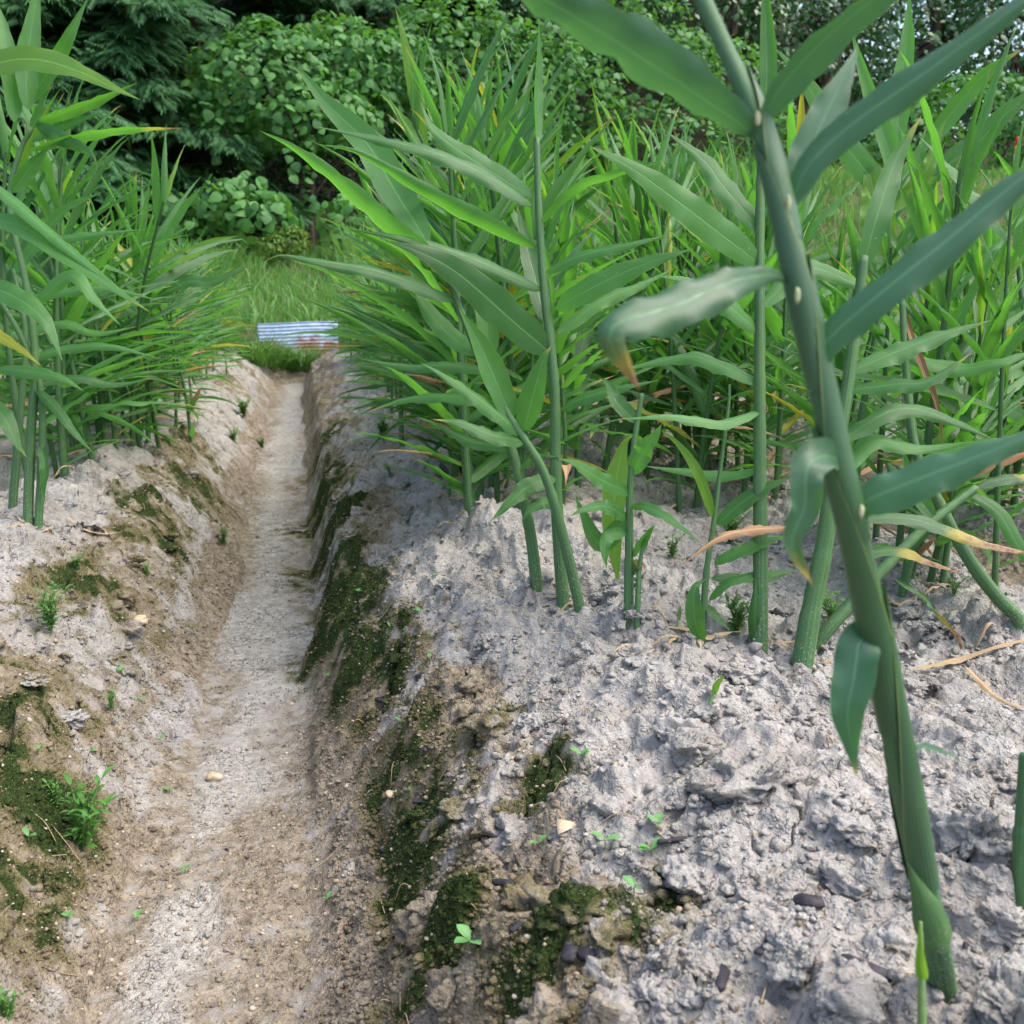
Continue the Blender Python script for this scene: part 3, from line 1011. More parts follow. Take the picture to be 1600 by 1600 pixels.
# sheath at its foot and the pale ligules
sp = [at_depth(1476, 1490, dA - .055), at_depth(1450, 1420, dA - .07), at_depth(1417, 1345, dA - .085)]
V, F, uv = leaf_geo(sp, FW * -1, .012, 16, 8, -1.3, 0, .03, 2, 3, .25)
obj('sheath', mesh_from('sheath', V - gA, F, M_STEM, uv), A)
stA = resample(np.array([gA - [0, 0, .03], gA] + [at_depth(a, b, dA + c) for a, b, c in [(1455, 1440, -.04), (1400, 1160, -.12), (1340, 850, -.17), (1300, 690, -.18), (1252, 460, -.185), (1220, 310, -.18), (1185, 190, -.17), (1140, 90, -.16), (1090, -20, -.15), (1050, -130, -.14)]]), 120)
TA = norm(np.gradient(stA, axis=0))
for t0_, t1_, side_ in ((.20, .50, -1), (.38, .62, 1), (.54, .73, -1), (.64, .81, 1), (.74, .87, -1)):
    ks = np.linspace(t0_, t1_, 30)
    C_ = np.stack([np.interp(ks, np.linspace(0, 1, 121), stA[:, k]) for k in range(3)], 1)
    T_ = norm(np.stack([np.interp(ks, np.linspace(0, 1, 121), TA[:, k]) for k in range(3)], 1))
    A_ = norm(np.cross(T_, FW)) * side_      # the side the sheath opens towards
    B_ = np.cross(T_, A_)
    q_ = np.linspace(0, 1, 30)
    rad_ = (.0104 + (.0044 - .0104) * ks) * (.95 + .13 * np.minimum(1, q_ * 3)) + .0005 * np.minimum(1, q_ * 3) + .0003 * q_ ** 6
    an_ = np.linspace(-1, 1, 15)[None] * (2.7 * (1 - q_) ** .8 + .42)[:, None]
    V = C_[:, None] + rad_[:, None, None] * (A_[:, None] * np.cos(an_)[..., None] + B_[:, None] * np.sin(an_)[..., None])
    uv_ = np.stack(np.broadcast_arrays(np.linspace(0, 1, 15)[None], .2 + .72 * q_[:, None]), -1)
    obj('sheath', mesh_from('sheath', V.reshape(-1, 3) - gA, grid_faces(30, 15), M_WRAP, uv_.reshape(-1, 2)), A)
for px, py, d in ((1184, 186, -.178), (1232, 318, -.188), (1246, 462, -.195), (1345, 800, -.182)):
    V, F = lump(r, ICO3, .0013, .3, 1.5, 2.6)
    obj('ligule', mesh_from('ligule', V + at_depth(px, py, dA + d) - gA, F, M_LIG), A)

# C: the tall pair left of the middle
hero_plant('tallest upright ginger shoot at the front edge of the right bed', (880, 945),
    [(869, 770, 0), (866, 600, 0), (850, 450, 0), (842, 330, .0), (838, 215, .0)], .0115, .0052,
    [dict(p=[(838, 225, .0), (835, 150, 0), (838, 100, 0), (842, 30, 0)], w=.017, face=72, roll=.9, wave=.03),
     dict(p=[(831, 322, 0), (756, 272, -.02), (675, 237, -.04), (575, 213, -.05), (494, 198, -.06)], w=.0185, face=-48, roll=-.9, wave=.12),
     dict(p=[(837, 388, 0), (737, 341, -.03), (650, 294, -.05), (560, 240, -.07), (494, 225, -.08)], w=.0185, face=-40, roll=-1.1, wave=.08),
     dict(p=[(847, 453, 0), (775, 419, -.03), (700, 390, -.06), (619, 369, -.09), (546, 358, -.1)], w=.0185, face=-45, roll=-1.1, wave=.1),
     dict(p=[(831, 308, 0), (759, 262, .02), (681, 206, .03), (657, 160, .04)], w=.0195, face=-25, roll=-.6, wave=.1),
     dict(p=[(862, 553, 0), (800, 500, -.03), (720, 430, -.07), (660, 395, -.09), (603, 376, -.1)], w=.026, face=-12, roll=-.35, wave=.06),
     dict(p=[(844, 350, 0), (900, 298, -.02), (960, 275, -.05), (1040, 250, -.06)], w=.013, face=50, roll=-.9, wave=.1),
     dict(p=[(853, 425, 0), (905, 400, -.03), (980, 382, -.05), (1052, 365, -.06)], w=.015, face=52, roll=-.9, wave=.12),
     dict(p=[(868, 482, 0), (920, 452, -.04), (1000, 415, -.07), (1085, 388, -.09)], w=.019, face=28, roll=-.5, wave=.12),
     dict(p=[(872, 520, 0), (940, 470, .02), (1000, 445, .03), (1055, 418, .04)], w=.015, face=40, roll=-.8, wave=.1),
     dict(p=[(876, 640, 0), (910, 622, -.02), (970, 605, -.04), (1030, 594, -.05)], w=.014, face=50, roll=-.8, wave=.1),
     dict(p=[(852, 505, .01), (838, 440, .04), (822, 380, .06), (808, 318, .07)], w=.017, face=15, roll=.4, wave=.05),
     dict(p=[(868, 748, -.01), (830, 757, -.03), (800, 782, -.045), (766, 815, -.05)], w=.0125, face=-18, roll=-.4, wave=.2, wf=3),
     dict(p=[(866, 795, -.01), (850, 785, -.02), (825, 800, -.03), (815, 818, -.03)], w=.009, face=-25, roll=-.5, wave=.15, wf=3)])
hero_plant('leaning ginger shoot beside the tallest one, bent left with two broad raised leaves', (906, 952),
    [(880, 840, 0), (848, 735, .0), (795, 650, .0), (745, 550, .0), (715, 472, -.01), (690, 415, -.02), (669, 380, -.02)], .0095, .0042,
    [dict(p=[(669, 380, -.02), (619, 300, .04), (575, 225, .09), (509, 160, .13), (470, 112, .15), (443, 100, .15)], w=.0245, face=10, roll=.25, wave=.06),
     dict(p=[(676, 395, -.02), (619, 362, -.04), (525, 282, -.07), (455, 230, -.09), (405, 204, -.1)], w=.019, face=-40, roll=-.8, wave=.1),
     dict(p=[(712, 470, -.01), (640, 440, -.03), (575, 420, -.05), (500, 408, -.07), (440, 398, -.08), (412, 410, -.08)], w=.017, face=-48, roll=-1.0, wave=.12),
     dict(p=[(748, 555, 0), (700, 520, .02), (660, 470, .03), (640, 420, .04)], w=.016, face=-20, roll=-.6, wave=.1),
     dict(p=[(800, 655, 0), (760, 560, -.02), (740, 520, -.03), (716, 480, -.04)], w=.019, face=18, roll=.5, wave=.05),
     dict(p=[(820, 690, 0), (770, 680, -.03), (720, 660, -.04), (675, 655, -.05)], w=.0155, face=-45, roll=-.8, wave=.1),
     dict(p=[(816, 680, .0), (760, 632, -.02), (700, 590, -.04), (655, 565, -.05)], w=.017, face=-45, roll=-.9, wave=.1),
     dict(p=[(818, 672, .0), (835, 610, -.02), (850, 560, -.03), (862, 540, -.03)], w=.018, face=12, roll=.5, wave=.05)])
hero_plant('short thick ginger stem at the left of the front clump, leaves curled and spotted', (838, 912),
    [(828, 830, 0), (805, 720, 0.0), (780, 640, .01), (765, 560, .02)], .0105, .006,
    [dict(p=[(808, 735, 0), (840, 712, -.02), (868, 712, -.03), (880, 718, -.03)], w=.011, face=60, roll=-.8, wave=.2),
     dict(p=[(800, 700, 0), (740, 690, .02), (700, 672, .03), (672, 655, .04)], w=.014, face=-45, roll=-.8, wave=.1),
     dict(p=[(780, 640, .01), (720, 620, .02), (640, 622, .03), (576, 642, .03)], w=.015, face=-50, roll=-.9, wave=.1),
     dict(p=[(770, 580, .02), (700, 570, .03), (640, 572, .04), (560, 560, .04)], w=.015, face=-50, roll=-.9, wave=.1),
     dict(p=[(765, 562, .02), (760, 500, .03), (745, 440, .04), (720, 395, .05)], w=.017, face=15, roll=.5, wave=.06)])
# D: small leafy shoot
hero_plant('knee high leafy ginger shoot with a yellow tipped lower leaf', (982, 972),
    [(983, 870, 0), (984, 780, 0), (990, 700, 0), (1003, 615, .0)], .0085, .0035,
    [dict(p=[(984, 770, 0), (940, 750, -.03), (900, 725, -.05), (872, 716, -.06)], w=.0125, face=-35, roll=-.4, wave=.1),
     dict(p=[(987, 740, 0), (1010, 700, -.02), (1025, 680, -.03), (1034, 662, -.03)], w=.0135, face=15, roll=.5, wave=.22, wf=3),
     dict(p=[(980, 810, 0), (950, 792, -.03), (915, 795, -.05), (888, 808, -.055)], w=.012, face=-40, roll=-.5, wave=.15),
     dict(p=[(985, 790, 0), (1010, 792, -.03), (1045, 810, -.05), (1095, 848, -.06)], w=.0085, face=40, roll=-.5, wave=.1),
     dict(p=[(978, 830, 0), (950, 840, -.02), (945, 865, -.025), (948, 890, -.025)], w=.009, face=-25, roll=.4, wave=.15, twist=.8),
     dict(p=[(985, 895, 0), (995, 884, -.01), (1005, 884, -.015), (1007, 890, -.015)], w=.009, face=30, roll=.5, wave=.1, mat=M_DRYTIP),
     dict(p=[(996, 660, .0), (965, 630, .02), (950, 600, .03), (935, 590, .03)], w=.011, face=-20, roll=.5, wave=.1),
     dict(p=[(990, 870, 0), (1005, 845, -.01), (1015, 830, -.02), (1024, 818, -.02)], w=.006, face=30, roll=.9, wave=.1),
     dict(p=[(965, 905, .05), (958, 830, .05), (962, 760, .05), (975, 695, .05), (990, 680, .04)], w=.016, face=5, roll=.3, wave=.03, peak=.55, mat=M_LIME),
     dict(p=[(985, 800, .02), (940, 850, .02), (910, 800, .02), (898, 772, .02)], w=.012, face=-10, roll=.3, wave=.08)])
hero_plant('thin pale ginger shoot right beside the knee high leafy one', (996, 975), [(998, 900, 0), (1003, 860, 0)], .006, .003,
    [dict(p=[(1003, 862, 0), (1012, 842, 0), (1024, 820, -.01)], w=.006, face=30, roll=.9)])
# E: thin pale stem with lance leaf from its foot
hero_plant('slender ginger shoot with narrow lance leaves, left of the straight upright stem', (1098, 1000),
    [(1103, 900, 0), (1115, 820, 0), (1126, 730, 0), (1138, 640, 0), (1140, 600, 0)], .0058, .002,
    [dict(p=[(1099, 1008, -.01), (1086, 970, -.02), (1086, 920, -.02), (1103, 905, -.01)], w=.0105, face=10, roll=.3, wave=.05, peak=.45),
     dict(p=[(1108, 938, 0), (1140, 910, -.01), (1190, 898, -.01), (1250, 890, -.01)], w=.008, face=40, roll=-.5, wave=.08),
     dict(p=[(1112, 905, 0), (1150, 902, .02), (1200, 905, .03), (1240, 893, .03)], w=.009, face=45, roll=-.5, wave=.08),
     dict(p=[(1116, 880, 0), (1140, 868, -.01), (1200, 845, -.02), (1240, 835, -.02)], w=.0105, face=40, roll=-.5, wave=.08),
     dict(p=[(1120, 820, 0), (1160, 785, -.01), (1200, 760, -.02), (1240, 745, -.03)], w=.0125, face=35, roll=-.5, wave=.08),
     dict(p=[(1115, 810, 0), (1090, 740, -.02), (1060, 695, -.03), (1030, 670, -.04)], w=.0075, face=20, roll=.5, wave=.08, mat=M_LIME),
     dict(p=[(1102, 945, 0), (1120, 965, -.01), (1130, 975, -.015), (1140, 985, -.02)], w=.006, face=30, roll=.4)])
# B: straight upright stem
hero_plant('straight upright ginger stem between the slender shoot and the thick near stem', (1188, 1010),
    [(1188, 850, 0), (1187, 650, 0), (1187, 450, 0), (1188, 300, 0), (1194, 170, 0)], .0118, .0055,
    [dict(p=[(1196, 175, 0), (1198, 110, 0), (1196, 40, 0), (1193, -60, 0)], w=.0135, face=20, roll=.9, wave=.03),
     dict(p=[(1187, 412, 0), (1120, 360, -.03), (1030, 292, -.06), (975, 255, -.08), (920, 228, -.09)], w=.0205, face=-20, roll=-.45, wave=.1),
     dict(p=[(1187, 520, 0), (1130, 470, -.02), (1080, 440, -.03), (1020, 430, -.04)], w=.016, face=-40, roll=-.8, wave=.1),
     dict(p=[(1189, 640, 0), (1130, 660, -.03), (1050, 650, -.05), (965, 655, -.06)], w=.0125, face=-52, roll=-.9, wave=.1, mat=M_LEAF),
     dict(p=[(1187, 735, 0), (1130, 742, .03), (1070, 735, .05), (1005, 728, .06)], w=.0125, face=-50, roll=-.8, wave=.05),
     dict(p=[(1190, 480, 0), (1260, 420, .02), (1330, 440, .04), (1400, 470, .05)], w=.017, face=35, roll=-.7, wave=.1),
     dict(p=[(1190, 600, 0), (1100, 560, .02), (1050, 560, .03), (960, 580, .04)], w=.015, face=-45, roll=-.9, wave=.1),
     dict(p=[(1190, 360, 0), (1130, 290, .02), (1100, 250, .03), (1040, 205, .04)], w=.017, face=-30, roll=-.6, wave=.1),
     dict(p=[(1232, 824, -.02), (1170, 828, -.03), (1120, 842, -.04), (1062, 885, -.045)], w=.009, face=-35, roll=-1.1, wave=.25, mat=M_DRY, label='dry brown leaf hanging from the stem'),
     dict(p=[(1180, 1010, 0), (1180, 960, -.012), (1181, 900, -.012)], w=.011, face=-10, roll=-1.2, name='sheath')])
# F: stem behind the near one, and the one slanting right
hero_plant('ginger stem with dusty sheaths just left of the thick near stem', (1252, 1050),
    [(1268, 950, 0), (1290, 840, .0), (1305, 720, .0), (1325, 600, .0), (1340, 480, .0), (1350, 400, .0)], .0135, .0055,
    [dict(p=[(1300, 760, 0), (1360, 690, .02), (1430, 700, .03), (1520, 690, .04)], w=.016, face=40, roll=-.8, wave=.1),
     dict(p=[(1310, 690, 0), (1400, 640, .02), (1470, 650, .03), (1560, 690, .03)], w=.016, face=40, roll=-.8, wave=.1),
     dict(p=[(1330, 580, 0), (1400, 550, .0), (1480, 520, .0), (1550, 500, .0)], w=.017, face=40, roll=-.7, wave=.12),
     dict(p=[(1322, 610, 0), (1400, 600, -.02), (1450, 595, -.03), (1520, 550, -.03)], w=.014, face=45, roll=-.8, wave=.1),
     dict(p=[(1348, 420, 0), (1370, 340, 0), (1400, 250, .02), (1440, 180, .03)], w=.016, face=20, roll=.5, wave=.05),
     dict(p=[(1340, 810, 0), (1430, 812, .0), (1540, 850, .0), (1640, 870, 0)], w=.0115, face=42, roll=-.7, wave=.1, mat=M_DRYTIP),
     dict(p=[(1320, 870, 0), (1400, 860, .0), (1450, 878, 0), (1505, 897, 0)], w=.0095, face=42, roll=-.6, wave=.1, mat=M_DRYTIP)], nodes=[.2, .32, .45, .58, .7, .82, .9])
hero_plant('slanting ginger stem leaning right behind the thick near stem', (1275, 1010),
    [(1310, 965, .0), (1380, 890, .03), (1450, 820, .05), (1525, 762, .07)], .0105, .006,
    [dict(p=[(1525, 762, .07), (1560, 750, .07), (1610, 745, .07), (1680, 742, .07)], w=.011, face=40, roll=-.8, wave=.1, mat=M_DRYTIP),
     dict(p=[(1460, 812, .05), (1430, 770, .06), (1420, 740, .06), (1410, 700, .06)], w=.012, face=20, roll=.6),
     dict(p=[(1515, 770, .07), (1560, 800, .06), (1590, 850, .05), (1640, 930, .05)], w=.011, face=20, roll=-.6, wave=.05)])
hero_plant('dark ginger stem slanting left from the right picture edge', (1592, 968),
    [(1560, 935, 0), (1515, 875, .0), (1470, 790, .02), (1430, 700, .03), (1415, 560, .04), (1410, 470, .05)], .0115, .005,
    [dict(p=[(1410, 478, .05), (1425, 530, .04), (1440, 570, .03), (1465, 640, .03), (1472, 722, .03)], w=.0065, face=20, roll=1.2, wave=.2, mat=M_DRY, label='dry brown leaf hanging straight down'),
     dict(p=[(1418, 560, .04), (1500, 575, .02), (1560, 565, .0), (1640, 540, 0)], w=.015, face=40, roll=-.8, wave=.1),
     dict(p=[(1440, 720, .03), (1500, 700, .02), (1560, 690, .0), (1640, 670, 0)], w=.015, face=40, roll=-.8, wave=.1),
     dict(p=[(1400, 905, 0), (1440, 935, -.02), (1465, 965, -.03), (1497, 1000, -.03), (1506, 1050, -.03)], w=.0065, face=15, roll=1.0, wave=.25, twist=3, mat=M_DRYTIP)])
# R1: pale green leaves up at the right
hero_plant('ginger shoot with broad yellowish young leaf and twisted bright leaf at its top', (1335, 880),
    [(1340, 700, 0), (1362, 560, 0), (1385, 420, 0), (1392, 385, 0)], .0105, .004,
    [dict(p=[(1384, 400, 0), (1372, 350, -.01), (1365, 300, -.01), (1352, 240, -.01)], w=.027, face=8, roll=.25, wave=.12, wf=5, mat=M_LIME),
     dict(p=[(1392, 395, 0), (1425, 375, .0), (1440, 350, .0), (1420, 300, .0)], w=.02, face=15, roll=.4, wave=.12),
     dict(p=[(1398, 330, 0), (1420, 300, 0), (1450, 260, -.01), (1462, 225, -.01), (1478, 186, -.01)], w=.013, face=10, roll=.5, wave=.28, wf=4, mat=M_LIME),
     dict(p=[(1402, 290, 0), (1425, 260, .01), (1440, 230, .01), (1446, 200, .01)], w=.015, face=20, roll=.4, wave=.15),
     dict(p=[(1398, 320, .0), (1390, 240, .0), (1355, 140, .0), (1328, 40, 0)], w=.019, face=20, roll=.6, wave=.06),
     dict(p=[(1390, 310, .0), (1320, 225, -.02), (1260, 130, -.03), (1208, 72, -.04)], w=.022, face=15, roll=-.4, wave=.06),
     dict(p=[(1425, 385, .0), (1470, 330, -.03), (1500, 270, -.04), (1532, 228, -.05)], w=.014, face=30, roll=.5, wave=.14),
     dict(p=[(1452, 275, .02), (1520, 230, .0), (1570, 180, -.02), (1640, 120, -.04)], w=.022, face=25, roll=.4, wave=.1),
     dict(p=[(1402, 235, .02), (1405, 150, .02), (1415, 80, .02), (1422, -20, .02)], w=.02, face=15, roll=.6, wave=.05),
     dict(p=[(1440, 235, .02), (1500, 160, .0), (1545, 110, -.02), (1600, 75, -.03)], w=.017, face=20, roll=.5, wave=.08),
     dict(p=[(1385, 410, 0), (1340, 390, .0), (1290, 400, .0), (1240, 420, 0)], w=.017, face=-40, roll=-.7, wave=.1)])
hero_plant('ginger shoot at the right edge with pale drooping wavy leaf', (1640, 900),
    [(1625, 780, 0), (1610, 650, 0), (1600, 500, 0), (1590, 400, 0)], .0105, .005,
    [dict(p=[(1612, 655, 0), (1540, 622, -.03), (1480, 612, -.05), (1430, 625, -.06), (1406, 672, -.06)], w=.0185, face=-30, roll=-.5, wave=.18, wf=5),
     dict(p=[(1600, 500, 0), (1560, 470, -.03), (1510, 440, -.04), (1480, 422, -.05)], w=.019, face=-30, roll=-.4, wave=.15),
     dict(p=[(1604, 580, 0), (1530, 590, -.02), (1460, 580, -.03), (1380, 610, -.04)], w=.016, face=-35, roll=-.6, wave=.1),
     dict(p=[(1592, 420, 0), (1560, 380, -.02), (1540, 340, -.02), (1500, 300, -.03)], w=.017, face=-20, roll=.5, wave=.1),
     dict(p=[(1590, 410, 0), (1600, 330, -.02), (1610, 250, -.02), (1620, 180, -.03)], w=.017, face=20, roll=.5, wave=.1)])
# the left front clump
L1, dL1, gL1 = hero_plant('foremost ginger shoot of the left bed with a rolled spear leaf at its top', (44, 812),
    [(48, 680, 0), (55, 560, 0), (40, 440, .0), (15, 320, .0), (30, 240, .0), (50, 200, .0)], .0115, .005,
    [dict(p=[(50, 202, 0), (64, 175, 0), (72, 150, 0), (86, 130, 0)], w=.012, face=30, roll=1.6),
     dict(p=[(-60, 130, .0), (0, 98, -.05), (60, 93, -.08), (125, 112, -.12), (180, 138, -.14), (221, 157, -.15)], w=.027, face=-35, roll=-.3, wave=.08, mat=M_LIME),  # lime colour stands in for light falling on this leaf from above
     dict(p=[(42, 170, 0), (42, 100, 0), (50, 40, 0), (62, -40, 0)], w=.021, face=10, roll=.5, wave=.05),
     dict(p=[(22, 190, .0), (18, 130, .0), (8, 60, .0), (-10, -10, 0)], w=.019, face=15, roll=.5, wave=.05),
     dict(p=[(40, 165, .02), (80, 105, .02), (105, 60, .0), (138, -5, 0)], w=.016, face=20, roll=.5, wave=.08),
     dict(p=[(60, 190, .0), (110, 172, -.02), (170, 148, -.04), (215, 129, -.05)], w=.0155, face=40, roll=.6, wave=.1),
     dict(p=[(50, 220, .02), (90, 205, .0), (130, 188, -.02), (162, 176, -.04)], w=.013, face=40, roll=.6, wave=.1),
     dict(p=[(45, 235, .0), (130, 212, -.04), (200, 202, -.08), (287, 200, -.12)], w=.0125, face=45, roll=.5, wave=.12),
     dict(p=[(55, 195, .0), (100, 220, -.03), (140, 238, -.06), (152, 262, -.07)], w=.0165, face=25, roll=-.7, wave=.1),
     dict(p=[(-40, 270, -.1), (10, 305, -.13), (80, 365, -.18), (150, 425, -.22), (195, 460, -.24)], w=.0165, face=40, roll=-.9, wave=.04),
     dict(p=[(-40, 340, -.1), (30, 352, -.14), (110, 402, -.2), (180, 452, -.24), (235, 488, -.27)], w=.019, face=25, roll=-.4, wave=.05),
     dict(p=[(20, 300, 0), (40, 270, 0), (62, 245, 0), (78, 228, 0)], w=.016, face=20, roll=.4, wave=.1),
     dict(p=[(30, 370, 0), (90, 372, -.03), (150, 365, -.05), (230, 358, -.06)], w=.014, face=45, roll=-.9, wave=.08),
     dict(p=[(50, 480, 0), (110, 430, -.03), (150, 470, -.05), (190, 510, -.06)], w=.017, face=35, roll=-.6, wave=.08),
     dict(p=[(55, 605, 0), (90, 640, -.03), (120, 680, -.05), (150, 712, -.06)], w=.012, face=30, roll=-.6, wave=.08),
     dict(p=[(52, 560, 0), (100, 545, .0), (170, 540, 0), (250, 560, 0)], w=.014, face=45, roll=-.9, wave=.08)])
hero_plant('second ginger shoot of the left front clump carrying a yellow leaf', (60, 822),
    [(66, 700, 0), (62, 600, 0), (30, 520, 0), (-20, 440, 0)], .0095, .005,
    [dict(p=[(-30, 500, .0), (0, 525, -.03), (35, 548, -.05), (66, 573, -.06)], w=.0115, face=30, roll=-.4, mat=M_YELLOW, label='yellow ginger leaf'),
     dict(p=[(-40, 440, -.05), (20, 462, -.08), (70, 500, -.1), (98, 565, -.11)], w=.021, face=20, roll=-.5, wave=.1),
     dict(p=[(0, 575, -.02), (60, 582, -.04), (100, 592, -.06), (132, 612, -.07)], w=.017, face=40, roll=-.6, wave=.06),
     dict(p=[(60, 600, 0), (120, 590, .02), (180, 600, .04), (240, 590, .05)], w=.014, face=45, roll=-.8),
     dict(p=[(-30, 620, -.03), (5, 650, -.05), (25, 690, -.06), (42, 715, -.06)], w=.017, face=15, roll=-.4, wave=.1),
     dict(p=[(64, 690, 0), (70, 730, -.02), (68, 770, -.02), (72, 790, -.02)], w=.01, face=15, roll=.6, wave=.2)])
hero_plant('third stem of the left front clump, dark and half hidden', (20, 792), [(28, 690, 0), (34, 620, 0), (40, 520, 0), (20, 420, 0)], .0105, .005,
    [dict(p=[(40, 520, 0), (100, 505, 0), (150, 520, 0), (215, 510, 0)], w=.015, face=45, roll=-.8, wave=.1),
     dict(p=[(34, 470, 0), (100, 455, 0), (170, 450, 0), (250, 470, 0)], w=.015, face=45, roll=-.8, wave=.1),
     dict(p=[(20, 430, 0), (60, 380, 0), (100, 330, 0), (160, 300, 0)], w=.015, face=30, roll=.6, wave=.1)])
hero_plant('broken ginger stump at the right picture edge', (1597, 1400), [(1600, 1300, .0), (1609, 1178, .0)], .0088, .0078, [], nodes=[.6], smat=M_STEM)
hero_plant('pale green spear shoot rising in front of the thick near stem', (1441, 1640),
    [(1440, 1560, .0), (1440, 1520, .0), (1438, 1440, .0)], .0045, .0012,
    [dict(p=[(1442, 1530, -.002), (1438, 1500, -.005), (1437, 1470, -.004), (1437, 1436, 0)], w=.0042, face=0, roll=1.3, wave=.02, mat=M_LIME, peak=.25)], smat=M_SHEATH, dbase=.575)
hero_plant('tiny yellow green ginger sprout alone on the grey crust', (1107, 1115), [(1112, 1090, 0), (1118, 1078, 0)], .0038, .002,
    [dict(p=[(1115, 1085, 0), (1122, 1068, -.003), (1134, 1054, -.005)], w=.0045, face=10, roll=.9, mat=M_LIME)], smat=M_SHEATH)
hero_plant('tiny dark ginger sprout in front of the slender shoot', (1058, 985), [(1060, 965, 0), (1063, 952, 0)], .003, .001, [dict(p=[(1060, 970, 0), (1062, 958, 0), (1064, 945, 0)], w=.003, face=10, roll=.9)], smat=M_SHEATH)

# dry straw on the ground
for lab, pts, w in (('long tan straw leaf lying on the soil at the right edge', [(1428, 1052), (1500, 1034), (1560, 1015), (1640, 995)], .0065),
                    ('curved tan straw leaf lying below the long straw at the right', [(1508, 1048), (1530, 1070), (1565, 1100), (1640, 1125)], .006),
                    ('thin orange straw lying on the left bed', [(105, 812), (135, 832), (165, 838), (195, 834)], .0035),
                    ('short brown straw lying behind the thick near stem', [(1240, 1048), (1300, 1064), (1340, 1072)], .0045)):
    P = np.array([ground_hit(*p) + np.array([0, 0, .006]) for p in pts])
    V, F, uv = leaf_geo(P, np.array([0, 0, 1.]), w, 20, 4, -1.2, 0, .15, 3, 2)
    tag(obj('straw', mesh_from('straw', V - P[0], F, M_STRAW, uv), None, P[0]), lab, 'straw', 'dry straw on the field')

# ------------------------------------------------------------------ generated ginger shoots
def gen_plant(r, H, n=13, m=4, nl=13, asc=0.):
    """returns stem (V,F list,uv) and a list of leaf (V,F,uv,mat index)"""
    lean = r.normal(0, .09, 2)
    sp = np.array([[0, 0, -.04], [lean[0] * .1 * H, lean[1] * .1 * H, .3 * H], [lean[0] * .45 * H, lean[1] * .45 * H, .65 * H], [lean[0] * H, lean[1] * H, H * .93]])
    S = resample(sp, 26)
    t = np.linspace(0, 1, 27)
    r0 = .0062 + .003 * r.random()
    rad = r0 * (1 - .62 * t) * (1 + .05 * np.sin(t * 60))
    stem = tube_geo(S, rad, 7)
    az0 = r.normal(0, .45)
    leaves = []
    for i in range(nl):
        q = i / (nl - 1)
        tt_ = .17 + .81 * q + r.normal(0, .012)
        p0 = S[min(26, int(tt_ * 26))]
        az = az0 + (math.pi if i % 2 else 0) + r.normal(0, .35)
        el = R(3 + 13 * asc + (52 - 4 * asc) * q ** (1.8 - .5 * asc) + r.normal(0, 9))
        L = (.17 + .14 * math.sin(math.pi * min(1, .22 + .68 * q))) * (.85 + .3 * r.random()) * H / .72
        if i == 0:
            L *= .6
        W = L * (.042 + .014 * r.random())
        drp = R(18 - 4 * asc + (34 - 6 * asc) * r.random()) * (1 - .3 * q)
        pts = [p0]
        e = el + .18
        seg = 6
        for k in range(seg):
            d = np.array([math.cos(az) * math.cos(e), math.sin(az) * math.cos(e), math.sin(e)])
            pts.append(pts[-1] + d * L / seg)
            e -= drp / seg * (1.5 if k > 3 else .8)
            az += r.normal(0, .05)
        tipc = r.random()
        if tipc < .3:
            pts.append(pts[-1] + np.array([math.cos(az) * .3, math.sin(az) * .3, -.9]) * L * .06)
        tilt = r.normal(0, .35)
        sd_ = np.array([-math.sin(az), math.cos(az), 0])
        up = np.array([0, 0, 1.]) + sd_ * tilt + np.array([-math.cos(az), -math.sin(az), 0]) * .3
        u = r.random()
        roll = -(1.2 + .9 * r.random()) if u < .5 else (-.6 + .2 * r.random() if u < .75 else .6 + .8 * r.random())
        V, F, uv = leaf_geo(np.array(pts), up, W, n, m, roll, .12, .08 + .12 * r.random(), 2.5 + 3 * r.random(), r.random() * 9, .30 + .1 * r.random(), r.normal(0, .35))
        mi = 0
        if q < .35 and r.random() < .07:
            mi = 3
        elif q < .3 and r.random() < .06:
            mi = 4
        elif r.random() < .02:
            mi = 1
        elif q > .8 and r.random() < .15:
            mi = 2
        leaves.append((V, F, uv, mi))
    # rolled spear at the top
    p0 = S[-1]
    a = r.random() * 6.28
    tip = np.array([math.cos(a) * .12, math.sin(a) * .12, 1.0])
    L = (.13 + .08 * r.random()) * H / .72
    V, F, uv = leaf_geo(np.array([p0 - [0, 0, .02], p0 + tip * L * .5, p0 + tip * L + np.array([math.cos(a), math.sin(a), 0]) * .015]), np.array([math.cos(a), math.sin(a), .1]), L * .055, n, m, 1.5, 0, .04, 3, 1, .35)
    leaves.append((V, F, uv, 0))
    return stem, leaves


LMATS = [M_LEAF, M_YELLOW, M_LIME, M_DRYTIP, M_DRY]
gr = np.random.default_rng(77)
NEAR_PROTO, FAR_PROTO = [], []
for i in range(12):
    stem, leaves = gen_plant(gr, .72, 18, 6, 16 + int(gr.random() * 5), 1.)
    ac = Acc()
    ac.add(stem[0], stem[1][0], stem[2])
    sm_ = ac.mesh('stem', [M_STEM])
    NEAR_PROTO.append((sm_, [mesh_from('leaf', V, F, LMATS[mi], uv) for V, F, uv, mi in leaves]))
for i in range(12):
    stem, leaves = gen_plant(gr, .72, 9, 4, 16 + int(gr.random() * 4))
    ac = Acc()
    for V, F, uv, mi in leaves:
        ac.add(V, F, uv, mi)
    FAR_PROTO.append((mesh_from('stem', stem[0], stem[1][0], M_STEM, stem[2]), ac.mesh('foliage', LMATS), stem, leaves))

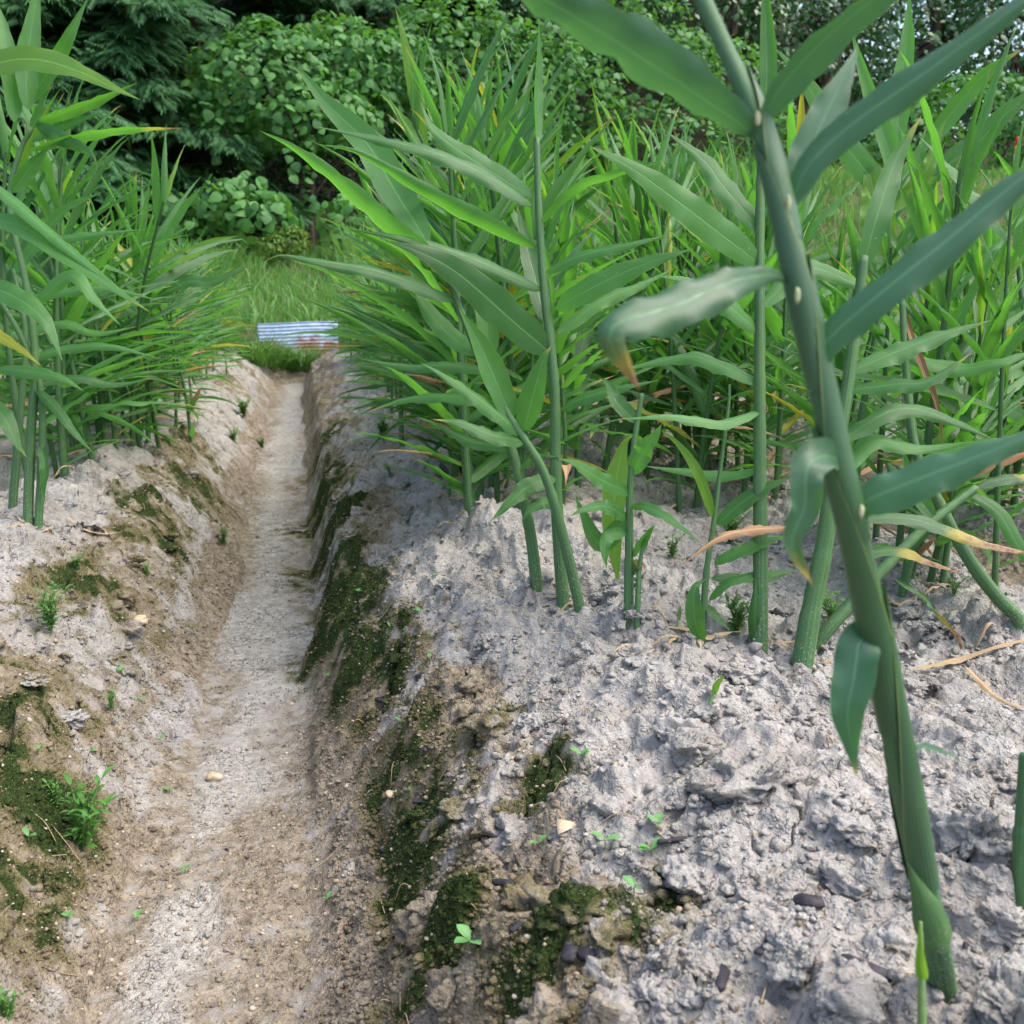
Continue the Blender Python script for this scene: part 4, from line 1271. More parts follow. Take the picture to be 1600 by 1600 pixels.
spots = []
rows = [(.40, 1.62, 7.15), (.96, 1.45, 7.2), (1.5, 1.6, 7.2), (2.05, 2.2, 7.2), (2.65, 2.8, 7.0), (3.3, 3.5, 6.9), (3.95, 4.2, 6.8), (4.6, 5.0, 6.7), (5.3, 5.8, 6.6),
        (-.56, 2.45, 7.1), (-1.12, 2.2, 7.1), (-1.68, 3.0, 7.1), (-2.25, 5.0, 7.1)]
for rx, y0, y1 in rows:
    y = y0
    while y < y1:
        k = 3 + int(gr.random() * 4) + (1 if .8 < rx < 2.2 and y < 3.2 else 0)
        if rx < 0:
            k += 1
        for _ in range(k):
            px_, py_ = rx + gr.normal(0, .055), y + gr.normal(0, .075)
            if rx == .40 and py_ < 1.75:
                continue
            hh = (.70 + .13 * gr.random()) * (1 if gr.random() > .15 else .72)
            if py_ > 3.4 and abs(rx) < .7:
                hh *= .93
            if rx < 0 and py_ < 3.2:
                hh *= 1.08
            lat = px_ / max(py_, .5)
            if rx > 0:
                hh *= 1 - .30 * float(sm(.30, .55, lat)) - .22 * float(sm(2.6, 3.8, py_))
                if rx > 2.9:
                    hh *= .85
            if rx < 0:
                hh *= .90 if py_ < 2.8 else .76
            spots.append((px_, py_, hh))
        y += .22 + .08 * gr.random()
# a few hand-set ones between the hero stems
for px, py, hh in ((1410, 925, .66), (1062, 800, .7), (1215, 770, .72), (1470, 760, .7), (760, 745, .62), (700, 770, .42), (1120, 720, .74), (940, 745, .7), (905, 760, .72), (300, 690, .62), (250, 700, .66), (205, 695, .72), (1545, 800, .7), (1010, 740, .7)):
    p = ground_hit(px, py)
    spots.append((p[0], p[1], hh))


def in_view(x, y):
    p = np.array([x, y, .3]) - CAM
    d = np.dot(p, FW)
    if d < .2:
        return False
    return -1150 < np.dot(p, RT) / d * FPX < 1150


inv = [s for s in spots if in_view(s[0], s[1])]
inv.sort(key=lambda s: s[0] ** 2 + s[1] ** 2)
N_NEAR, N_IND = 75, 262
SIZE = lambda h: 'tall' if h > .74 else ('short' if h < .6 else 'mid-height')


def bed_label(x, y, h):
    side = 'left' if x < -.3 else 'right'
    row = 'front row' if (-.85 < x < .72) else ('second row' if (-1.4 < x < 1.25) else 'inner rows')
    far = 'near the camera' if y < 2.4 else ('halfway down the field' if y < 4.6 else 'towards the far end')
    return f'{SIZE(h)} ginger shoot, {side} bed, {row}, {far}'


for i, (x, y, h) in enumerate(inv[:N_IND]):
    lab = bed_label(x, y, h)
    z = fh(x, y, False) - .005
    root = empty('ginger_plant', (x, y, z), lab, 'ginger plant', lab.replace(' shoot', ' shoots'))
    root.rotation_euler = (gr.normal(0, .07), gr.normal(0, .07), gr.normal(0, .45) + (math.pi if gr.random() < .5 else 0))
    s = h / .72
    root.scale = (s, s, s * (1 + gr.normal(0, .03)))
    if i < N_NEAR:
        st, lv = NEAR_PROTO[int(gr.random() * 12)]
        obj('stem', st, root)
        for l in lv:
            obj('leaf', l, root)
    else:
        st, fo = FAR_PROTO[int(gr.random() * 12)][:2]
        obj('stem', st, root)
        obj('foliage', fo, root)
ac = Acc()
for (x, y, h) in inv[N_IND:]:
    stem, leaves = FAR_PROTO[int(gr.random() * 12)][2:]
    a = gr.normal(0, .45) + (math.pi if gr.random() < .5 else 0)
    c, s_ = math.cos(a), math.sin(a)
    Mx = np.array([[c, s_, 0], [-s_, c, 0], [0, 0, 1]]) * (h / .72)
    off = np.array([x, y, fh(x, y, False) - .005])
    ac.add(stem[0] @ Mx + off, stem[1][0], stem[2], 5)
    for V, F, uv, mi in leaves:
        ac.add(V @ Mx + off, F, uv, mi)
tag(obj('ginger_rows', ac.mesh('ginger_rows', LMATS + [M_STEM])), 'dense mass of ginger shoots in the rear rows of the field', kind='stuff')
print('plants', len(inv))

# yellow hanging leaf shoot in the left bed
hero_plant('ginger shoot of the left bed with one long hanging yellow leaf', (232, 690), [(230, 600, 0), (229, 520, 0), (232, 450, 0), (236, 400, 0)], .009, .004,
    [dict(p=[(230, 500, -.01), (230, 540, -.03), (224, 590, -.03), (220, 612, -.03)], w=.017, face=10, roll=.4, mat=M_YELLOW, label='hanging yellow leaf'),
     dict(p=[(232, 470, 0), (290, 440, 0), (330, 440, 0), (395, 412, 0)], w=.02, face=30, roll=-.4),
     dict(p=[(236, 410, 0), (290, 400, 0), (330, 380, 0), (372, 368, 0)], w=.02, face=30, roll=.5, mat=M_LIME),
     dict(p=[(236, 410, 0), (260, 360, 0), (290, 320, 0), (316, 292, 0)], w=.02, face=20, roll=.5),
     dict(p=[(230, 520, 0), (180, 500, 0), (150, 505, 0), (110, 520, 0)], w=.018, face=-30, roll=-.6)])

# ------------------------------------------------------------------ weeds and seedlings
def weed(name, label, cat, p, h, nst, lw, ll, mat, group, spread=.5, narrow=False, r=gr):
    root = empty(name, p, label, cat, group)
    st, lf = Acc(), Acc()
    for k in range(nst):
        a = r.random() * 6.28
        sp = spread * (.2 + .8 * r.random())
        H = h * (.55 + .5 * r.random())
        tip = np.array([math.cos(a) * sp * H, math.sin(a) * sp * H, H])
        P = np.array([[0, 0, -.005], tip * [.35, .35, .55], tip])
        V, F, uv = tube_geo(P, [.0011, .0009, .0005], 5, 8)
        st.add(V, F[0], uv)
        Q = resample(P, 10)
        for j in range(2, 11):
            if narrow and j < 4:
                continue
            for sgn in (0, math.pi):
                b = a + sgn + j * 1.9 + r.normal(0, .4)
                d = np.array([math.cos(b), math.sin(b), .35 + .4 * r.random()])
                L = ll * (.6 + .6 * r.random())
                V, F, uv = leaf_geo(np.array([Q[j], Q[j] + d * L * .5, Q[j] + d * L - [0, 0, L * .25]]), np.array([0, 0, 1.]), L * lw, 5, 2, .3, .2, 0, 2, 1, .45)
                lf.add(V, F, uv)
    obj('stem', st.mesh('stem', M_SHEATH), root)
    obj('foliage', lf.mesh('foliage', mat), root)


def tuft(name, label, cat, p, h, nb, spread, mat, group=None, r=gr, wid=.004):
    root = empty(name, p, label, cat, group)
    lf = Acc()
    for k in range(nb):
        a = r.random() * 6.28
        q = r.random()
        b0 = np.array([math.cos(a) * spread * .35 * q, math.sin(a) * spread * .35 * q, -.01])
        H = h * (.5 + .6 * r.random())
        o = np.array([math.cos(a), math.sin(a), 0]) * spread * (.2 + .8 * r.random())
        V, F, uv = leaf_geo(np.array([b0, b0 + o * .3 + [0, 0, H * .6], b0 + o * .75 + [0, 0, H * .95], b0 + o * 1.2 + [0, 0, H * .85]]), np.array([math.cos(a), math.sin(a), .6]), wid * (.7 + .6 * r.random()), 6, 2, .4, .2, 0, 2, 1, .3)
        lf.add(V, F, uv)
    obj('blades', lf.mesh('blades', mat), root)


WG = 'weeds on the soil'
for px, py, h, n, lab in ((80, 985, .06, 7, 'bushy bright green weed on the left slope of the furrow'), (130, 1330, .075, 6, 'tall thin leggy weed low on the left slope near the camera'),
                          (350, 850, .05, 4, 'spreading narrow leaf weed at the left edge of the furrow floor'), (90, 1260, .03, 3, 'pale small weed on the mossy left slope'),
                          (120, 890, .03, 4, 'low weed on the left slope above the bushy one'), (230, 900, .025, 4, 'pair of little weeds in the middle of the left slope'),
                          (175, 1108, .03, 3, 'weed with three leaf pairs just left of the furrow floor'), (12, 1590, .03, 4, 'yellow green weed in the bottom left corner'),
                          (1150, 990, .05, 9, 'feathery weed clump at the foot of the straight upright stem'), (1300, 985, .05, 8, 'feathery weed clump behind the thick near stem'),
                          (1140, 850, .06, 12, 'wide feathery weed patch behind the slender shoot'), (1050, 870, .04, 5, 'small weed behind the front clump of stems'),
                          (720, 740, .06, 10, 'weed clump below the leaves at the edge of the right bed'), (600, 690, .07, 14, 'low fern like weed beside the far front row of the right bed'),
                          (1490, 930, .03, 4, 'small weed in the hollow at the right'), (1560, 800, .08, 9, 'light green weed patch under the leaves at the right edge'),
                          (1440, 830, .06, 8, 'weed patch between the slanting stems'), (550, 760, .035, 3, 'five leaved weed on the right shoulder of the furrow'),
                          (610, 745, .035, 4, 'fresh green weed on the right shoulder further back'), (380, 650, .08, 14, 'grassy weed patch on the left shoulder far down the furrow'),
                          (365, 690, .05, 9, 'pale weed patch on the left shoulder below the grassy one'), (410, 700, .05, 6, 'weed at the left foot of the far furrow')):
    weed('weed', lab, 'weed', ground_hit(px, py), h, n, .17 if h < .05 else .14, h * .28, M_WEED, WG, .55)

SG = 'seedlings on the furrow wall'
for px, py, s, lab in ((735, 1490, 1.4, 'biggest two leaved seedling of the berm, nearest the picture bottom'), (945, 1328, 1.1, 'seedling with three leaves between the tan stone and the grey crust'),
                       (1018, 1342, 1.1, 'seedling at the edge of the grey crust, right of the three leaved one'), (1024, 1300, .95, 'seedling on the crust edge, uppermost of the group beside the tan stone'),
                       (990, 1400, .9, 'upright seedling in the moss below the group beside the tan stone'), (842, 1330, .95, 'seedling left of the tan stone, below it'),
                       (908, 1190, .95, 'lone seedling on the grey edge above the tan stone'), (627, 1135, .8, 'tiny seedling high on the mossy wall beside the brown slope'), (655, 963, .9, 'broad pale seedling on the dark shoulder of the right bed'),
                       (672, 1035, .8, 'yellowish seedling above the charcoal strip'), (513, 1062, .8, 'seedling low on the right side of the furrow floor'), (190, 1055, .9, 'red stemmed seedling on the left slope'),
                       (222, 1100, .8, 'seedling at the left edge of the furrow floor'), (300, 985, .8, 'pale seedling where the left slope meets the floor'), (265, 1240, .7, 'seedling on a grey lump at the left of the floor'),
                       (290, 1365, .7, 'tiny seedling on the dark floor at the lower left'), (215, 1440, .7, 'flat seedling beside a grey lump on the floor'), (45, 1318, 1.0, 'curled yellow green seedling at the left edge'),
                       (640, 1240, .6, 'very small pale seedling over the mossy wall'), (512, 1410, .6, 'very small seedling on the brown slope below the moss'), (560, 930, .8, 'seedling in the moss high on the far right wall'), (610, 985, .7, 'seedling in the moss below the broad pale one'), (700, 1270, .6, 'seedling between grey lumps on the upper mossy berm'), (60, 1180, .8, 'seedling on the brown left bank near the picture edge'), (150, 1180, .7, 'seedling in the middle of the brown left bank'), (105, 1440, .7, 'seedling low on the left bank near the bottom corner'), (250, 1160, .7, 'seedling at the foot of the left bank'), (680, 905, .7, 'seedling on the grey shoulder among charcoal bits')):
    p = ground_hit(px, py)
    s *= 1.15
    root = empty('seedling', p, lab, 'seedling', SG)
    V, F, uv = tube_geo(np.array([[0, 0, -.003], [.0004, 0, .004], [0, .0005, .008 * s]]), [.0007, .0006, .0005], 5, 5)
    obj('stem', mesh_from('stem', V, F[0], M_SHEATH, uv), root)
    a0 = gr.random() * 6.28
    for k in range(2 + (gr.random() < .6) + (gr.random() < .3)):
        a = a0 + k * (math.pi if k < 2 else 1.7) + gr.normal(0, .25)
        L = .0105 * s * (.8 + .35 * gr.random())
        d = np.array([math.cos(a), math.sin(a), .35 + .3 * gr.random()])
        q0 = np.array([0, .0005, .0078 * s])
        V, F, uv = leaf_geo(np.array([q0, q0 + d * L * .5, q0 + d * L - [0, 0, L * .12]]), np.array([0, 0, 1.]), L * .30, 8, 4, .3, .1, 0, 2, 1, .58)
        obj('leaf', mesh_from('leaf', V, F, M_SEED, uv), root)

acc, lit = Acc(), Acc()
bases = [tuple(o.location) for o in COL.objects if o.name.startswith('ginger_plant') and o.parent is None and o.location[1] < 2.6 and o.location[1] > .3]
er = np.random.default_rng(5)
for bx0, by0, bz0 in bases:
    for _ in range(13):
        a = er.random() * 6.28
        d = .011 + .022 * er.random()
        x_, y_ = bx0 + math.cos(a) * d, by0 + math.sin(a) * d
        sz = .0025 + .0065 * er.random() ** 1.6
        V, F = lump(er, ICO2, sz, .5, 1.6, .7, 4)
        mk_ = soil_masks(np.array([x_]), np.array([y_]), base_h(np.array([x_]), np.array([y_])))[0]
        acc.add(V + np.array([x_, y_, fh(x_, y_) + sz * .15]), F, None, 0, mk_)
    for _ in range(1 + int(er.random() * 3)):
        a = er.random() * 6.28
        x_, y_ = bx0 + math.cos(a) * .03, by0 + math.sin(a) * .03
        h_ = fh(x_, y_)
        b2_ = er.random() * 6.28
        L_ = .02 + .05 * er.random()
        e_ = np.array([math.cos(b2_) * L_, math.sin(b2_) * L_, 0])
        p0_ = np.array([x_, y_, h_ + .004])
        P = np.array([p0_, p0_ + e_ * .5 + [0, 0, .006 * er.random()], [x_ + e_[0], y_ + e_[1], fh(x_ + e_[0], y_ + e_[1]) + .004]])
        V, F, uv = leaf_geo(P, np.array([0, 0, 1.]), .0022 + .003 * er.random(), 8, 4, -1.6, 0, .3, 3, er.random() * 9)
        lit.add(V, F, uv)
x, y, z, b = scatter(420, .5, 3.2, view, er)
for i in range(len(x)):
    b2_ = er.random() * 6.28
    L_ = .008 + .03 * er.random() ** 2
    e_ = np.array([math.cos(b2_) * L_, math.sin(b2_) * L_])
    P = np.array([[x[i], y[i], z[i] + .002], [x[i] + e_[0] * .5, y[i] + e_[1] * .5, max(z[i], fh(x[i] + e_[0] * .5, y[i] + e_[1] * .5)) + .003], [x[i] + e_[0], y[i] + e_[1], fh(x[i] + e_[0], y[i] + e_[1]) + .002]])
    V, F, uv = tube_geo(P, [.0005, .0006, .0003], 4, 6)
    lit.add(V, F[0], uv)
tag(obj('soil_crumbs', acc.mesh('soil_crumbs', M_SOIL, True, 'masks')), 'crumbs of soil heaped round the stem feet', kind='stuff')
tag(obj('plant_litter', lit.mesh('plant_litter', M_STRAW)), 'scraps of dry leaf and fibre lying on the soil', kind='stuff')

# grass: the furrow end and the bank
p = ground_hit(440, 595)
for k, (px, py, h, lab) in enumerate(((430, 588, .21, 'soft grass tuft closing the far end of the furrow, left one'), (470, 585, .19, 'soft grass tuft closing the far end of the furrow, right one'), (400, 575, .20, 'grass tuft at the far end beside the left bed'))):
    q = ground_hit(px, py)
    tuft('grass_tuft', lab, 'grass', q + np.array([0, .15, 0]), h, 260, .28, M_GRASS, 'grass tufts at the furrow end', wid=.005)
ac = Acc()
n = 62000
gx = gr.random(n) * 22 - 7
gy = 7.25 + 6.0 * gr.random(n) ** 1.15
ok = (gx > -.3 * gy - 1.2) & (gx < .85 * gy + 1) & ~((gy < 8.06) & (np.abs(gx) < .05)) & ((gy > 7.5) | (np.abs(gx) < 1.2)) & ~((gy < 8.0) & (gy > 7.75) & (gx > -.5) & (gx < .6))
gx, gy = gx[ok], gy[ok]
gz = np.where(gy < 8.0, field_h(gx, np.minimum(gy, 8.3), False), bank_h(gx, gy))
n = len(gx)
H = (.08 + .16 * gr.random(n) ** 1.5) * np.where(gy < 8.05, .35, 1.0) * (1 + .6 * np.clip(vnoise(gx * 1.1, gy * 1.1, 3), -.6, 1))
a = gr.random(n) * 6.28
w = .004 + .005 * gr.random(n)
cx, sx_ = np.cos(a), np.sin(a)
be = H * (.25 + .7 * gr.random(n))
b2 = gr.random(n) * 6.28
bx_, by_ = np.cos(b2) * be, np.sin(b2) * be
V = np.stack([np.stack([gx - cx * w, gy - sx_ * w, gz - .02], 1), np.stack([gx + cx * w, gy + sx_ * w, gz - .02], 1),
              np.stack([gx + cx * w * .9 + bx_ * .3, gy + sx_ * w * .9 + by_ * .3, gz + H * .6], 1), np.stack([gx - cx * w * .9 + bx_ * .3, gy - sx_ * w * .9 + by_ * .3, gz + H * .6], 1),
              np.stack([gx + bx_, gy + by_, gz + H], 1)], 1).reshape(-1, 3)
i5 = np.arange(n)[:, None] * 5
ac.add(V, np.concatenate([i5 + [0, 1, 2, 3]]))
F3 = i5 + [3, 2, 4]
ac.F.setdefault(3, []).append(F3)
ac.M.setdefault(3, []).append(np.zeros(n))
tag(obj('grass', ac.mesh('grass', M_GRASS, False)), 'rough green grass covering the bank behind the field', kind='stuff')
for px, py, Y, h, lab in ((565, 395, 10.6, .65, 'tall arching grass clump in front of the dark hedge'), (590, 400, 10.2, .5, 'shorter arching grass clump to the right of the tall one'), (345, 410, 10.4, .4, 'arching grass clump below the big leaved bush')):
    q = at_y(px, py, Y)
    q[2] = float(bank_h(np.array([q[0]]), np.array([q[1]]))[0])
    tuft('grass_clump', lab, 'grass', q, h, 160, h * .9, M_GRASS, 'arching grass clumps on the bank', wid=.008)

# corrugated sheet
m, nt, out = new_mat('corrugated_iron')
g = NT(nt)
pos = g.n('ShaderNodeTexCoord').outputs['Object']
sx3 = g.n('ShaderNodeSeparateXYZ')
g.link(pos, sx3.inputs[0])
nz = g.noise(pos, 6, 5, .65)
nz2 = g.noise(pos, 26, 4, .6)
rust = g.ramp(g.math('ADD', g.math('MULTIPLY', sx3.outputs[2], -5.0), g.math('MULTIPLY', nz, 2.7)), .45, .95)
colr = g.mix(g.ramp(nz2, .3, .7), (.22, .32, .46), (.36, .45, .56))
colr = g.mix(rust, colr, g.mix(nz2, (.10, .035, .02), (.28, .12, .07)))
bs = g.n('ShaderNodeBsdfPrincipled', i_Roughness=.7, i_Metallic=.0)
g.link(colr, bs.inputs['Base Color'])
g.link(bs.outputs[0], out.inputs[0])
M_IRON = m
q = at_y(480, 551, 8.0)
nx, nzv = 40, 80
zz = np.linspace(0, .255, nzv)
xx = np.linspace(-.36, .24, nx)
Xg, Zg = np.meshgrid(xx, zz)
Yg = .0032 * np.sin(2 * np.pi * Zg / .026) + .02 * np.sin(Xg * 6) * Zg / .25 + Zg * .25
Zg = Zg + .006 * np.sin(Xg * 7 + 1)
V1 = np.stack([Xg, Yg, Zg], -1).reshape(-1, 3)
V2 = V1 + [0, .0015, 0]
Fq = grid_faces(nzv, nx)
i0 = np.arange(nzv * nx).reshape(nzv, nx)
ring = np.concatenate([i0[0], i0[1:, -1], i0[-1, -2::-1], i0[-2:0:-1, 0]])
rn_ = np.roll(ring, -1)
Fe = np.stack([ring, ring + nzv * nx, rn_ + nzv * nx, rn_], 1)
z0 = -.13
sheet = empty('corrugated_sheet', (q[0], 8.0, z0), 'low corrugated iron sheet, pale blue and rusty below, standing across the furrow end', 'corrugated sheet')
obj('panel', mesh_from('panel', np.concatenate([V1, V2]), [Fq, Fq[:, ::-1] + nzv * nx, Fe], M_IRON), sheet)
for sx_ in (-.28, .17):
    V, F, uv = tube_geo(np.array([[sx_, .10, -.1], [sx_, .10, .1], [sx_, .10, .22]]), [.014, .014, .013], 8)
    ac = Acc(); ac.add(V, F[0], uv); ac.F.setdefault(3, []).append(F[1]); ac.M.setdefault(3, []).append(np.zeros(len(F[1])))
    obj('stake', ac.mesh('stake', M_BARK), sheet)

# red and white snow poles
def flat_mat(name, c, rough=.45):
    m, nt, out = new_mat(name)
    g = NT(nt)
    pos = g.n('ShaderNodeTexCoord').outputs['Object']
    nz = g.noise(pos, 14, 5, .6)
    bs = g.n('ShaderNodeBsdfPrincipled', i_Roughness=rough)
    g.link(g.mix(g.ramp(nz, .45, .8), c, tuple(v * .7 + .03 for v in c)), bs.inputs['Base Color'])
    g.link(bs.outputs[0], out.inputs[0])
    return m


M_RED, M_WHITE, M_ORANGE, M_POLE = flat_mat('pole_red', (.55, .04, .03)), flat_mat('pole_white', (.75, .75, .76)), flat_mat('pole_orange', (.75, .35, .03)), flat_mat('concrete_pole', (.42, .47, .52), .7)


def band(parent, name, z0, z1, r_, mat):
    V, F, uv = tube_geo(np.array([[0, 0, z0], [0, 0, (z0 + z1) / 2], [0, 0, z1]]), [r_] * 3, 14)
    ac = Acc(); ac.add(V, F[0], uv); ac.F.setdefault(3, []).append(F[1]); ac.M.setdefault(3, []).append(np.zeros(len(F[1])))
    return obj(name, ac.mesh(name, mat), parent)


for px, top, Y, rr_, lab in ((1591, 214, 9.6, .022, 'taller red and white marker pole with orange band on the grassy bank'), (1487, 260, 10.6, .018, 'shorter red and white marker pole left of the taller one')):
    q = at_y(px, top, Y)
    zg = float(bank_h(np.array([q[0]]), np.array([Y]))[0])
    root = empty('marker_pole', (q[0], Y, zg), lab, 'marker pole', 'marker poles on the bank')
    Ht = q[2] - zg
    band(root, 'post', -.1, Ht - .62 if Ht > .7 else .02, rr_ * .9, M_WHITE)
    z = Ht
    seq = [M_RED, M_ORANGE, M_WHITE, M_RED, M_WHITE, M_RED, M_WHITE] if rr_ > .02 else [M_WHITE, M_RED, M_WHITE, M_RED, M_WHITE, M_RED]
    for mm in seq:
        band(root, 'band', z - .082, z, rr_, mm)
        z -= .082

# ------------------------------------------------------------------ trees and bushes behind the field
def leaf_template(kind):
    if kind == 'kudzu':
        V = np.array([[0, 0, 0], [-.42, .12, .03], [-.52, .42, -.02], [-.30, .78, -.05], [0, 1.05, -.14], [.30, .78, -.05], [.52, .42, -.02], [.42, .12, .03], [0, .45, .08]])
        F = np.array([[8, 0, 1], [8, 1, 2], [8, 2, 3], [8, 3, 4], [8, 4, 5], [8, 5, 6], [8, 6, 7], [8, 7, 0]])[:, ::-1]
    elif kind == 'oval':
        V = np.array([[0, 0, 0], [-.26, .35, .02], [-.22, .7, 0], [0, 1, -.1], [.22, .7, 0], [.26, .35, .02], [0, .5, .07]])
        F = np.array([[6, 0, 1], [6, 1, 2], [6, 2, 3], [6, 3, 4], [6, 4, 5], [6, 5, 0]])[:, ::-1]
    else:  # a drooping conifer spray: a midrib with narrow side shoots
        V, F = [], []
        for k in range(7):
            y0 = k / 7
            L = .42 * (1 - .75 * y0) + .06
            for sgn in (-1, 1):
                b = len(V)
                V += [[0, y0, -.12 * y0 * y0], [sgn * L * .55, y0 + .10, -.12 * y0 * y0 - .03], [sgn * L, y0 + .26, -.12 * y0 * y0 - .14 - .1 * L], [sgn * L * .35, y0 + .22, -.12 * y0 * y0 - .02]]
                F.append([b, b + 1, b + 2, b + 3] if sgn > 0 else [b + 3, b + 2, b + 1, b])
        b = len(V)
        V += [[-.05, .9, -.1], [.05, .9, -.1], [.02, 1.25, -.3], [-.02, 1.25, -.3]]
        F.append([b, b + 1, b + 2, b + 3])
        V, F = np.array(V), np.array(F)
    return V, F


LT = {k: leaf_template(k) for k in ('kudzu', 'oval', 'spray')}


def place_leaves(kind, P, Y, N, S):
    """P (n,3) base, Y (n,3) leaf direction, N (n,3) normal hint, S (n,) size -> V, F"""
    T, F = LT[kind]
    Yn = norm(Y)
    X = norm(np.cross(Yn, N))
    Z = np.cross(X, Yn)
    V = P[:, None] + S[:, None, None] * (T[None, :, 0, None] * X[:, None] + T[None, :, 1, None] * Yn[:, None] + T[None, :, 2, None] * Z[:, None])
    nF = (np.arange(len(P))[:, None, None] * len(T) + F[None]).reshape(-1, F.shape[1])
    return V.reshape(-1, 3), nF


def limb_acc(root_pts, tips, r0, rr):
    ac = Acc()
    V, F, uv = tube_geo(np.array(root_pts), np.linspace(r0, r0 * .45, len(root_pts)), 9, 14)
    ac.add(V, F[0], uv)
    S = resample(root_pts, 14)
    for tp in tips:
        k = int(5 + rr.random() * 8)
        s = S[k]
        mid = (s + tp) / 2 + rr.normal(0, .06, 3) * np.linalg.norm(tp - s)
        V, F, uv = tube_geo(np.array([s, mid, tp]), [r0 * .38, r0 * .22, r0 * .06], 6, 7)
        ac.add(V, F[0], uv)
    return ac


def leafy(name, label, cat, lumps, kind, size, n, mat, group=None, seed=1, trunk=True, droop=.5, inner=.25, r0=None, vine=0):
    """lumps: list of (x,y,z,rx,ry,rz) ellipsoids the foliage grows over"""
    rr = np.random.default_rng(seed)
    L = np.array(lumps, float)
    cx, cy = L[:, 0].mean(), L[:, 1].mean()
    zg = float(bank_h(np.array([cx]), np.array([cy]))[0])
    root = empty(name, (cx, cy, zg), label, cat, group)
    g0 = np.array([cx, cy, zg])
    area = (L[:, 3] * L[:, 5] + L[:, 3] * L[:, 4] + L[:, 4] * L[:, 5])
    cnt = (n * area / area.sum()).astype(int)
    Ps, Ns, Ss = [], [], []
    for (x, y, z, a, b, c), k in zip(L, cnt):
        d = norm(rr.normal(size=(k, 3)))
        bump = 1 + .16 * vnoise(d[:, 0] * 2.3 + x * 3, d[:, 2] * 2.3 + d[:, 1] * 1.9 + z, 4) + .10 * vnoise(d[:, 0] * 5 + z, d[:, 2] * 5 - d[:, 1] * 4, 6)
        rad = bump * np.where(rr.random(k) < inner, .55 + .4 * rr.random(k), .93 + .12 * rr.random(k))
        hole = vnoise(d[:, 0] * 3.1 - x, d[:, 2] * 3.1 + d[:, 1] * 2.7, 8) < -.42
        P = np.array([x, y, z]) + d * rad[:, None] * [a, b, c]
        ins = np.zeros(k, bool)
        for (x2, y2, z2, a2, b2, c2) in L:
            ins |= (((P - [x2, y2, z2]) / np.array([a2, b2, c2])) ** 2).sum(1) < .55
        keep = ~ins & ~(hole & (rr.random(k) < .75)) & (P[:, 2] > zg - .1) & (d[:, 1] < .75)
        Ps.append(P[keep]); Ns.append(norm(d / [a, b, c])[keep])
    P, N = np.concatenate(Ps), np.concatenate(Ns)
    if vine:
        # trailing strings of leaves hanging from the lower front of the mound
        for _ in range(vine):
            i = int(rr.random() * len(P))
            ln = .3 + .6 * rr.random()
            kk = int(ln / (size * .6))
            Pv = P[i] + np.c_[rr.normal(0, .03, kk), -.1 + rr.normal(0, .03, kk), -np.linspace(0, ln, kk)]
            P = np.concatenate([P, Pv]); N = np.concatenate([N, np.tile([0, -1., .3], (kk, 1))])
    k = len(P)
    up = np.array([0, 0, 1.])
    face = norm(N * .75 + up * .55 + rr.normal(0, .38, (k, 3)))
    tang = rr.normal(size=(k, 3))
    Yd = norm(np.cross(face, tang)) + np.array([0, 0, -droop])
    S = size * (.38 + .92 * rr.random(k))
    V, F = place_leaves(kind, P - g0, Yd, face, S)
    if trunk:
        tips = [l[:3] - g0 + rr.normal(0, .15, 3) * l[3:] for l in L for _ in range(3)]
        top = L[np.argmax(L[:, 2])][:3] - g0
        R0 = r0 or .025 + .010 * top[2]
        limbs = limb_acc(np.array([[0, 0, -.2], [.08 * top[0], .05, top[2] * .35], [.5 * top[0], .0, top[2] * .7], top]), tips, R0, rr)
        obj('trunk', limbs.mesh('trunk', M_BARK), root)
    obj('crown', mesh_from('crown', V, F, mat, None, False), root)
    return root


